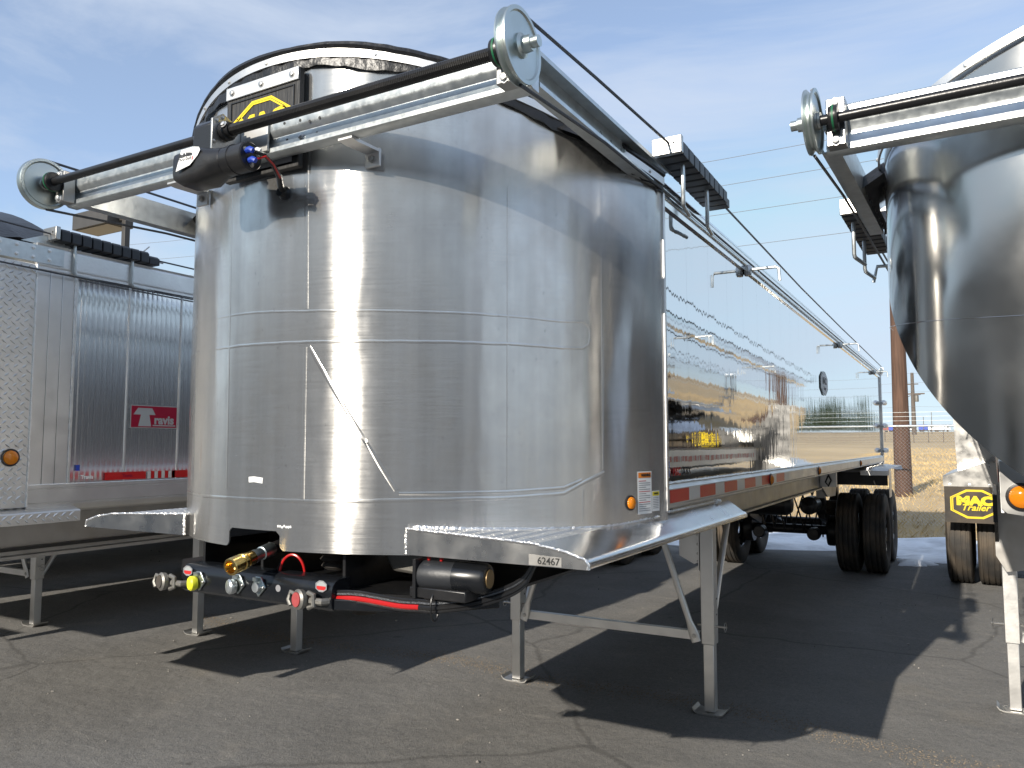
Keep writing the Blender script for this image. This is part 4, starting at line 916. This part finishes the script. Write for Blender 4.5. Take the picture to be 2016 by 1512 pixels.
for s in (1,):
    cp_ = MB().box(1.160, 1.202, -.29, .205, 1.385, 2.68).build('corner_plate', 'alu', LT, bevel=.003)
    diamond(cp_, (1.2022, -.28, 1.40), (0, 1, 0), (0, 0, 1), .475, 1.27)
    MB().tube([(1.204 + random.uniform(-.001, .001), .207, 1.39 + i * .01) for i in range(130)], [.006 * random.uniform(.8, 1.3) for _ in range(130)], 6).build('weld_bead', 'weld', LT)
    marker(LT, (1.2025, .115, 1.647), (1, 0, 0), .036)
    # smooth extruded post panels with vertical ribs
    for k in range(3):
        y = .215 + k * .068; MB().box(1.15, 1.198, y, y + .066, 1.50, 2.74).build('post_panel', 'alu', LT, bevel=.002)
    MB().tube([(1.200, .421, 1.50 + i * .01) for i in range(125)], [.005 * random.uniform(.8, 1.3) for _ in range(125)], 6).build('weld_bead', 'weld', LT)
    # narrow mirror planks, slightly dished, joined in sheets
    def plank():
        def f(u, v): return (.0006 * (1 - (2 * u - 1) ** 2), (u - .5) * .0335, 1.505 + (2.655 - 1.505) * v)
        return MB().grid(f, 6, 10)
    y = .44; k = 0
    while y < 9.8 and k < 290:
        inst('plank', ('plank', k % 3), plank, 'mirror_rib', LT, (1.195, y, 0)); y += .034; k += 1
    for yy in (.430, .755, 1.113, 1.47, 1.83, 2.2, 2.6, 3.0): MB().box(1.194, 1.203, yy - .004, yy + .004, 1.505, 2.655).build('joint_strip', 'alu', LT, bevel=.001)
    # rails
    top = [(1.14, 2.66), (1.204, 2.66), (1.204, 2.672)] + [(1.200 + (.004 if i % 2 else 0), 2.675 + .014 * i) for i in range(9)] + [(1.204, 2.80), (1.14, 2.80)]
    MB().prism(top, 1, .205, 9.9).build('top_rail', 'alu', LT)
    bot_ = [(1.12, 1.36), (1.17, 1.352), (1.195, 1.362), (1.206, 1.385), (1.206, 1.395), (1.200, 1.398), (1.200, 1.402), (1.206, 1.405), (1.206, 1.472), (1.201, 1.475), (1.201, 1.480), (1.206, 1.483), (1.206, 1.497), (1.12, 1.497)]
    MB().prism(bot_, 1, .205, 9.9).build('bottom_rail', 'alu', LT)
    MB().tube([(1.203 + random.uniform(-.001, .001), .21 + i * .02, 1.500) for i in range(480)], .0045, 5).build('weld_bead', 'weld', LT)
    rs = plate((1.2045, .765, 1.532), (0, 1, 0), (0, 0, 1), .262, .044).build('red_tape_strip', 'red_tape', LT)
    text('tape_text', 'Travis', .026, 'red_sticker', rs, (1.2062, .775, 1.532), (0, 1, 0), (0, 0, 1), .0003, bold=.001)
    y = .905  # alternating red and white pieces paint in a reflected band beyond the strip
    for k in range(8):
        plate((1.2045, y + .012, 1.532), (0, 1, 0), (0, 0, 1), .022, .044).build('tape', 'red_tape' if k % 2 else 'white_tape', LT); y += .024
    yy = 1.2
    for k in range(20): plate((1.2045, yy, 1.532), (0, 1, 0), (0, 0, 1), .25, .044).build('tape', 'red_tape' if k % 2 == 0 else 'white_tape', LT); yy += .255
    text('rail_text', 'Travis', .030, 'white', LT, (1.2052, .53, 1.532), (0, 1, 0), (0, 0, 1), .0003, bold=.001)
    plate((1.2045, .475, 1.585), (0, 1, 0), (0, 0, 1), .022, .032).build('blue_sticker', 'blue', LT)
    # red name sticker
    P = Vector((1.2005, .942, 1.882)); Yv = (0, 1, 0); Zv = (0, 0, 1); w, h = .308, .128
    sb = plate(P, Yv, Zv, w + .012, h + .010).build('name_sticker', 'silver_print', LT)
    plate(P, Yv, Zv, w, h, .001, .0012).build('sticker_face', 'red_sticker', sb)
    TT = [(-.142, .012), (-.112, .052), (-.018, .052), (.006, .012), (-.036, .012), (-.022, -.058), (-.108, -.058), (-.092, .012)]
    polyplate(P, Yv, Zv, TT, .001, .0024).build('letter_t', 'silver_print', sb)
    text('name_text', 'ravis', .072, 'silver_print', sb, P + Vector((.003, .066, -.020)), Yv, Zv, .0004, bold=.0028, xs=1.02)
    plate(P + Vector((0, .068, -.052)), Yv, Zv, .158, .007, .0006, .0024).build('name_underline', 'silver_print', sb)
    # step under the corner
    stp = MB().prism([(1.10, 1.385), (1.19, 1.380), (1.262, 1.362), (1.268, 1.355), (1.268, 1.30), (1.262, 1.30), (1.262, 1.352), (1.19, 1.372), (1.10, 1.377)], 1, -.3, .462).build('side_step', 'alu', LT)
    diamond(stp, (1.2683, -.29, 1.303), (0, 1, 0), (0, 0, 1), .74, .05)
    diamond(stp, (1.196, -.29, 1.3795), (0, 1, 0), (-.97, 0, -.25) if False else (-1, 0, .18), .74, .07)
    # frame below
    MB().prism([(.62, 1.05), (.70, 1.05), (.70, 1.07), (.67, 1.075), (.67, 1.30), (.70, 1.305), (.70, 1.34), (.62, 1.34)], 1, -.2, 9.8).build('frame_rail', 'alu_dull', LT)
    MB().prism([(-.70, 1.05), (-.62, 1.05), (-.62, 1.34), (-.70, 1.34)], 1, -.2, 9.8).build('frame_rail', 'alu_dull', LT)
    MB().box(-1.15, 1.15, -.2, 9.8, 1.345, 1.36).build('body_floor', 'alu_dull', LT)
    # galvanised splice plate with rivets
    sp_ = MB().box(1.2045, 1.2085, -.25, .345, 2.69, 2.785).build('splice_plate', 'galv', LT, bevel=.001)
    for k in range(6):
        for z in (2.715, 2.765): bolt(sp_, (1.2085, -.16 + .085 * k, z), (1, 0, 0), .008, 'alu')
# tarp hump, end gusset and slides
vs = []
for j in range(13):
    y = -.45 + .12 * j
    for i in range(21):
        x = -1.13 + 2.26 * i / 20; vs.append((x, y, 2.81 + .36 * (1 - (x / 1.13) ** 2) * (1 - .8 * max(0, min(1, (y - .45) / .5))) + (.015 if j % 2 else -.01)))
MB().add(vs, [(j * 21 + i, j * 21 + i + 1, (j + 1) * 21 + i + 1, (j + 1) * 21 + i) for j in range(12) for i in range(20)]).build('folded_tarp', 'vinyl', LT)
MB().prism([(.13, 2.80), (.42, 2.80), (.31, 2.88)], 0, 1.17, 1.175).build('tarp_gusset', 'galv', LT)
slide_stack(LT, 1, .30, .90, 2.858)
MB().tube([(1.21, .80, 2.86), (1.21, .86, 2.92)], .004, 6).build('cable_clamp', 'steel', LT)
MB().tube([(1.16, -.5, 2.90), (1.2, .28, 2.862)], .005, 6).build('tarp_cable', 'cable', LT)
MB().tube([(1.23, .92, 2.84), (1.22, 5, 2.83), (1.2, 9.8, 2.83)], .005, 6).build('tarp_cable', 'cable', LT)
MB().tube([(1.23, -.5, 2.66), (1.23, .3, 2.645), (1.225, 2, 2.64), (1.2, 9.8, 2.64)], .005, 6).build('tarp_cable', 'cable', LT)
landing_gear(LT, 2.75, .614, 1.1, brace=True)
MB().prism([(-.42, -.35), (.42, -.35), (.7, .1), (.7, 1.5), (-.7, 1.5), (-.7, .1)], 2, 1.10, 1.12).build('coupler_plate', 'black', LT)
MB().box(-.42, .42, -.42, -.36, 1.08, 1.2).build('connector_bar', 'black', LT, bevel=.008)
wheels(LT, (8.6, 9.85))

# ================================================================== FAR LEFT TRAILER (its legs show under the left one)
for fx, lab in ((-6.2, 'trailer next beyond the ribbed one, only its landing legs showing at far left'), (-8.98, 'second trailer beyond the ribbed one, in shade at far left'), (-11.75, 'third trailer beyond the ribbed one, in shade at far left'), (-14.5, 'outermost trailer of the row at far left')):
    FT = thing('far_trailer', lab, 'trailer', (fx, -.5, 0), 0, 'trailers beyond the ribbed one')
    inst('body_shell', 'ft_body', lambda: MB().box(-1.2, 1.2, -.3, 9.8, 1.36, 2.7), 'alu', FT)
    for s in (-1, 1): inst('frame_rail', ('ft_rail', s), lambda: MB().box(*sorted((s * .62, s * .70)), -.2, 9.6, 1.1, 1.36), 'alu_dull', FT)
    landing_gear(FT, 2.71, .65, 1.12)
    inst('connector_bar', 'ft_bar', lambda: MB().box(-.45, .45, -.40, -.32, 1.0, 1.25), 'black', FT)
    wheels(FT, (8.6, 9.85))

# ================================================================== BACKGROUND
def pole_obj(name, label, x, y, h, r0, r1, m='wood_pole'):
    o = thing(name, label, 'pole', (x, y, terr(x, y) - .1)); MB().lathe([(r0, 0), (r0 * .97 + r1 * .03, .6), ((r0 + r1) / 2, h / 2), (r1, h), (0, h + .02)], (0, 0, 0), (0, 0, 1), 20, cap=False).build('post', m, o); return o
up_ = pole_obj('utility_pole', 'tall reddish brown wooden utility pole between the centre and right trailers', 1.0, 17.2, 7.2, .18, .115)
# chain link fence with top rail, posts and barbed wire
FN = thing('chain_link_fence', 'galvanised chain link fence with top rail behind the trailers', 'fence', (0, 15.0, 0))
FX0, FX1, FB, FTOP = -16, 20, .12, 2.08
MB().tube([(FX0, 0, FTOP), (FX1, 0, FTOP)], .021, 8).build('top_rail', 'galv', FN)
x = FX0 + 1.4
while x < FX1:
    MB().tube([(x, .02, .0), (x, .02, FTOP + .02)], .025, 8).build('fence_post', 'galv', FN)
    MB().tube([(x, .02, FTOP), (x, -.18, FTOP + .30)], .012, 6).build('barb_arm', 'galv', FN); x += 3.6
for k in range(3): MB().tube([(FX0, -.05 - .05 * k, FTOP + .1 + .08 * k), (FX1, -.05 - .05 * k, FTOP + .1 + .08 * k)], .003, 4).build('barbed_wire', 'galv', FN)
mb = MB(); step_ = .066; Hh = FTOP - FB; n = int((FX1 - FX0) / step_)
for i in range(n):
    x = FX0 + i * step_
    for sg in (1, -1):
        a = Vector((x, .004 * sg, FB)); b = Vector((x + sg * Hh * .95, .004 * sg, FTOP))
        w = .0022; vs = []
        for p in (a, b):
            for k in range(3): t = 2 * PI * k / 3; vs.append(p + Vector((w * math.cos(t), w * math.sin(t), 0)))
        mb.add(vs, [(0, 1, 4, 3), (1, 2, 5, 4), (2, 0, 3, 5)])
mb.build('fence_mesh', 'galv', FN, kind='stuff')
# power lines crossing behind
for k, z in enumerate((13.95, 12.82, 11.6, 10.16)):
    o = MB().tube([(x, 30, z + .0009 * (x + 5) ** 2 - .3) for x in range(-60, 62, 6)], .011, 5).build('power_line', 'wire')
    tag(o, ['uppermost thin power line crossing the sky', 'second thin power line from the top crossing the sky', 'third thin power line from the top crossing the sky', 'lowest of the four thin power lines crossing the sky'][k], 'wire', 'power lines behind the trailers')
# shoebox lamp behind the left trailer
LP = thing('parking_lot_lamp', 'brown box shaped lot lamp on a square post above the left trailer', 'lamp', (-19.25, 12.0, 0))
MB().box(-.085, .085, -.085, .085, 0, 8.62).build('post', 'bronze_paint', LP, bevel=.01)
h = MB().box(-2.05, -.28, -.42, .42, 8.28, 8.78).build('lamp_head', 'bronze_paint', LP, bevel=.01)
MB().box(-1.95, -.38, -.34, .34, 8.262, 8.278).build('lamp_lens', 'lens', h)
MB().box(-.30, -.04, -.06, .06, 8.42, 8.56).build('arm', 'bronze_paint', LP)
# far fence
FF = thing('field_fence', 'low dark post and wire fence along the far side of the field', 'fence', (0, 60, 0))
for k in range(46):
    x = -22 + .92 * k; MB().box(x - .025, x + .025, -.025, .025, terr(x, 60) - .1, terr(x, 60) + .84).build('fence_post', 'grey_wood', FF)
for z in (.22, .42, .62, .8): MB().tube([(x, 0, terr(x, 60) + z) for x in range(-44, 46, 3)], .010, 4).build('fence_wire', 'grey_wood', FF)
mb = MB()
for k in range(640):
    x = -22 + .066 * k; z = terr(x, 60); q = .75 * (1 if k % 2 else -1); mb.beam((x, .01, z), (x + q, .01, z + .8), .007, .007)
mb.build('fence_mesh', 'grey_wood', FF, kind='stuff')
# far electric pole
fp = pole_obj('far_utility_pole', 'distant grey power pole with cross arm beyond the field', -4.15, 130, 9.4, .34, .22, 'grey_wood')
MB().box(-1.6, 1.6, -.2, -.05, 6.1, 6.3).build('cross_arm', 'grey_wood', fp)
MB().box(-.8, .8, -.2, -.05, 7.6, 7.75).build('cross_arm', 'grey_wood', fp)
MB().lathe([(.28, 0), (.30, .1), (.30, .9), (.2, 1.0)], (.5, -.4, 5.0), (0, 0, 1), 12).build('transformer', 'casting', fp)
for k, z in enumerate((9.2, 7.8, 6.5, 4.2)):
    zb = terr(-4.15, 130) + z
    o = MB().tube([(x, 130 + .1 * x, zb - .5 * abs(math.sin(PI * (x + 4.15) / 40))) for x in range(-60, 60, 2)], .022, 4).build('far_power_line', 'wire')
    tag(o, ['topmost distant line on the far power pole', 'distant line just under the top of the far power pole', 'distant line at the middle of the far power pole', 'lowest distant line on the far power pole'][k], 'wire', 'lines on the far power pole')
# far street lamp
sl = thing('far_street_lamp', 'distant street lamp with curved arm left of the far power pole', 'lamp', (-6.4, 150, terr(-6.4, 150)))
MB().tube([(0, 0, 0), (0, 0, 5.8), (.2, 0, 6.2), (.8, 0, 6.6), (1.9, 0, 6.8)], .06, 8).build('mast', 'grey_wood', sl)
MB().box(1.8, 2.5, -.12, .12, 6.7, 6.85).build('lamp_head', 'grey_wood', sl, bevel=.05)
for x, h, lab in ((-4.4, 3.4, 'short thin distant pole right of the far power pole'), (-3.0, 4.4, 'taller thin distant pole near the far trucks')):
    pole_obj('far_thin_pole', lab, x, 170, h, .07, .05, 'grey_wood')
def far_truck(x, y, label, kind, L, col):
    z = terr(x, y); t = thing('far_truck', label, 'truck', (x, y, z), 0, 'trucks on the far road')
    if kind == 'box':
        MB().box(0, L * .62, -1.2, 1.2, .9, 3.6).build('cargo_box', col, t, bevel=.05)
        MB().prism([(L * .66, .7), (L, .7), (L, 1.9), (L * .92, 2.1), (L * .86, 2.9), (L * .66, 2.9)], 1, -1.1, 1.1).build('cab', 'car_white', t, bevel=.08)
        MB().prism([(L * .80, 1.95), (L * .915, 2.0), (L * .86, 2.7), (L * .80, 2.75)], 1, -1.12, -1.105).build('side_window', 'glass', t)
    else:
        MB().prism([(0, .7), (L, .7), (L, 1.5), (L * .8, 1.7), (L * .68, 2.6), (L * .4, 2.6), (L * .38, 1.6), (0, 1.6)], 1, -1.0, 1.0).build('body', col, t, bevel=.1)
        MB().prism([(L * .44, 1.65), (L * .74, 1.65), (L * .67, 2.45), (L * .44, 2.45)], 1, -1.02, -1.005).build('side_window', 'glass', t)
    MB().box(.1, L - .1, -1.0, 1.0, .55, .9).build('chassis', 'black', t)
    for q in (.12, .24, .82): 
        for s in (-1, 1): MB().lathe([(.3, -.15), (.5, -.14), (.5, .14), (.3, .15)], (L * q, s * 1.0, .5), (0, 1, 0), 18).build('wheel', 'rubber', t)
far_truck(-30.5, 440, 'distant white truck left of the brown pole, blue box behind its cab', 'box', 4.5, 'car_blue')
far_truck(-24.6, 440, 'distant low white truck right of the brown utility pole', 'low', 7.0, 'car_white')
far_truck(-17.0, 441, 'distant truck with a blue cargo box on the road', 'box', 6.6, 'car_blue')
far_truck(-10.4, 442, 'distant truck with white cab and pale box, rightmost on the road', 'box', 7.4, 'car_white')
hb = thing('far_building', 'distant low building with faded red roof left of the brown pole', 'building', (-34.5, 486, terr(-34.5, 486)))
MB().box(-12, 2.5, -6, 6, 0, 1.6).build('wall', 'wall_pale', hb)
MB().prism([(-12.6, 1.6), (3.0, 1.6), (1.8, 4.3), (-10.5, 4.3)], 1, -6.6, 6.6).build('roof', 'roof_red', hb)
for x in (-9, -5, -1): MB().box(x, x + 1.6, -6.05, -6.01, .4, 1.2).build('window', 'glass', hb)
# evergreen row that the polished side mirrors
rt_ = random.Random(21)
CR = []
def crown_mesh(seed, h):
    r = random.Random(seed); mb = MB()
    for k in range(900):
        q = r.random() ** .8; z = h * (.10 + .9 * q); rad = (1 - q) ** .75 * h * .21 * r.uniform(.35, 1.1) + .05; a = r.uniform(0, 6.3)
        x, y = rad * math.cos(a), rad * math.sin(a); s = r.uniform(.12, .34) * (1.15 - q * .6); b = r.uniform(0, 6.3)
        dx, dy = math.cos(b) * s, math.sin(b) * s
        mb.add([(x - dx, y - dy, z - s * .4), (x + dx, y + dy, z - s * .5), (x + dy * .5, y - dx * .5, z + s * .9), (x - dy * .4, y + dx * .4, z - s * .1)], [(0, 1, 2), (0, 3, 2), (1, 3, 2)])
    return mb
crowns = [crown_mesh(i, 8.0).mesh('crown', 'tree', 80) for i in range(4)]
trunk = MB().lathe([(.16, 0), (.10, 3), (.03, 7.6)], (0, 0, 0), (0, 0, 1), 8).mesh('trunk', 'bark')
for k in range(18):
    x = 8 + k * 1.75 + rt_.uniform(-.7, .7) + (2 if k > 4 else 0); y = 205 + rt_.uniform(-8, 8); sc = rt_.uniform(.65, 1.15) * (1 if 4 < k < 15 else .7)
    t = thing('evergreen_tree', 'dark pointed evergreen in the row mirrored on the polished trailer side', 'tree', (x, y, terr(x, y) - .1), rt_.uniform(0, 6), 'evergreen row beyond the field')
    t.scale = (sc, sc, sc)
    link('crown', crowns[k % 4], t); link('trunk', trunk, t)

# service building across the lot, behind the photographer: mirrored in the shells
SB = thing('service_building', 'brown grey metal service building across the lot, mirrored in the trailer noses', 'building', (0, -24, 0))
MB().box(-62, 30, -12, 0, 0, 9.4).build('wall', 'siding', SB)
MB().prism([(-12.6, 9.4), (.5, 9.4), (-6, 10.6)], 0, -62.5, 30.5).build('roof', 'bronze_paint', SB)
for k in range(6):
    d = MB().box(-18 + 8 * k, -13.5 + 8 * k, .001, .05, 0, 4.6).build('roll_door', 'alu_dull', SB)
    for q in range(9): MB().box(-17.95 + 8 * k, -13.55 + 8 * k, .051, .075, .1 + q * .5, .5 + q * .5).build('door_slat', 'wall_pale', d)
for k in range(5):
    w = MB().box(-12.4 + 8 * k, -11.1 + 8 * k, .001, .06, 1.2, 2.6).build('window', 'glass', SB)
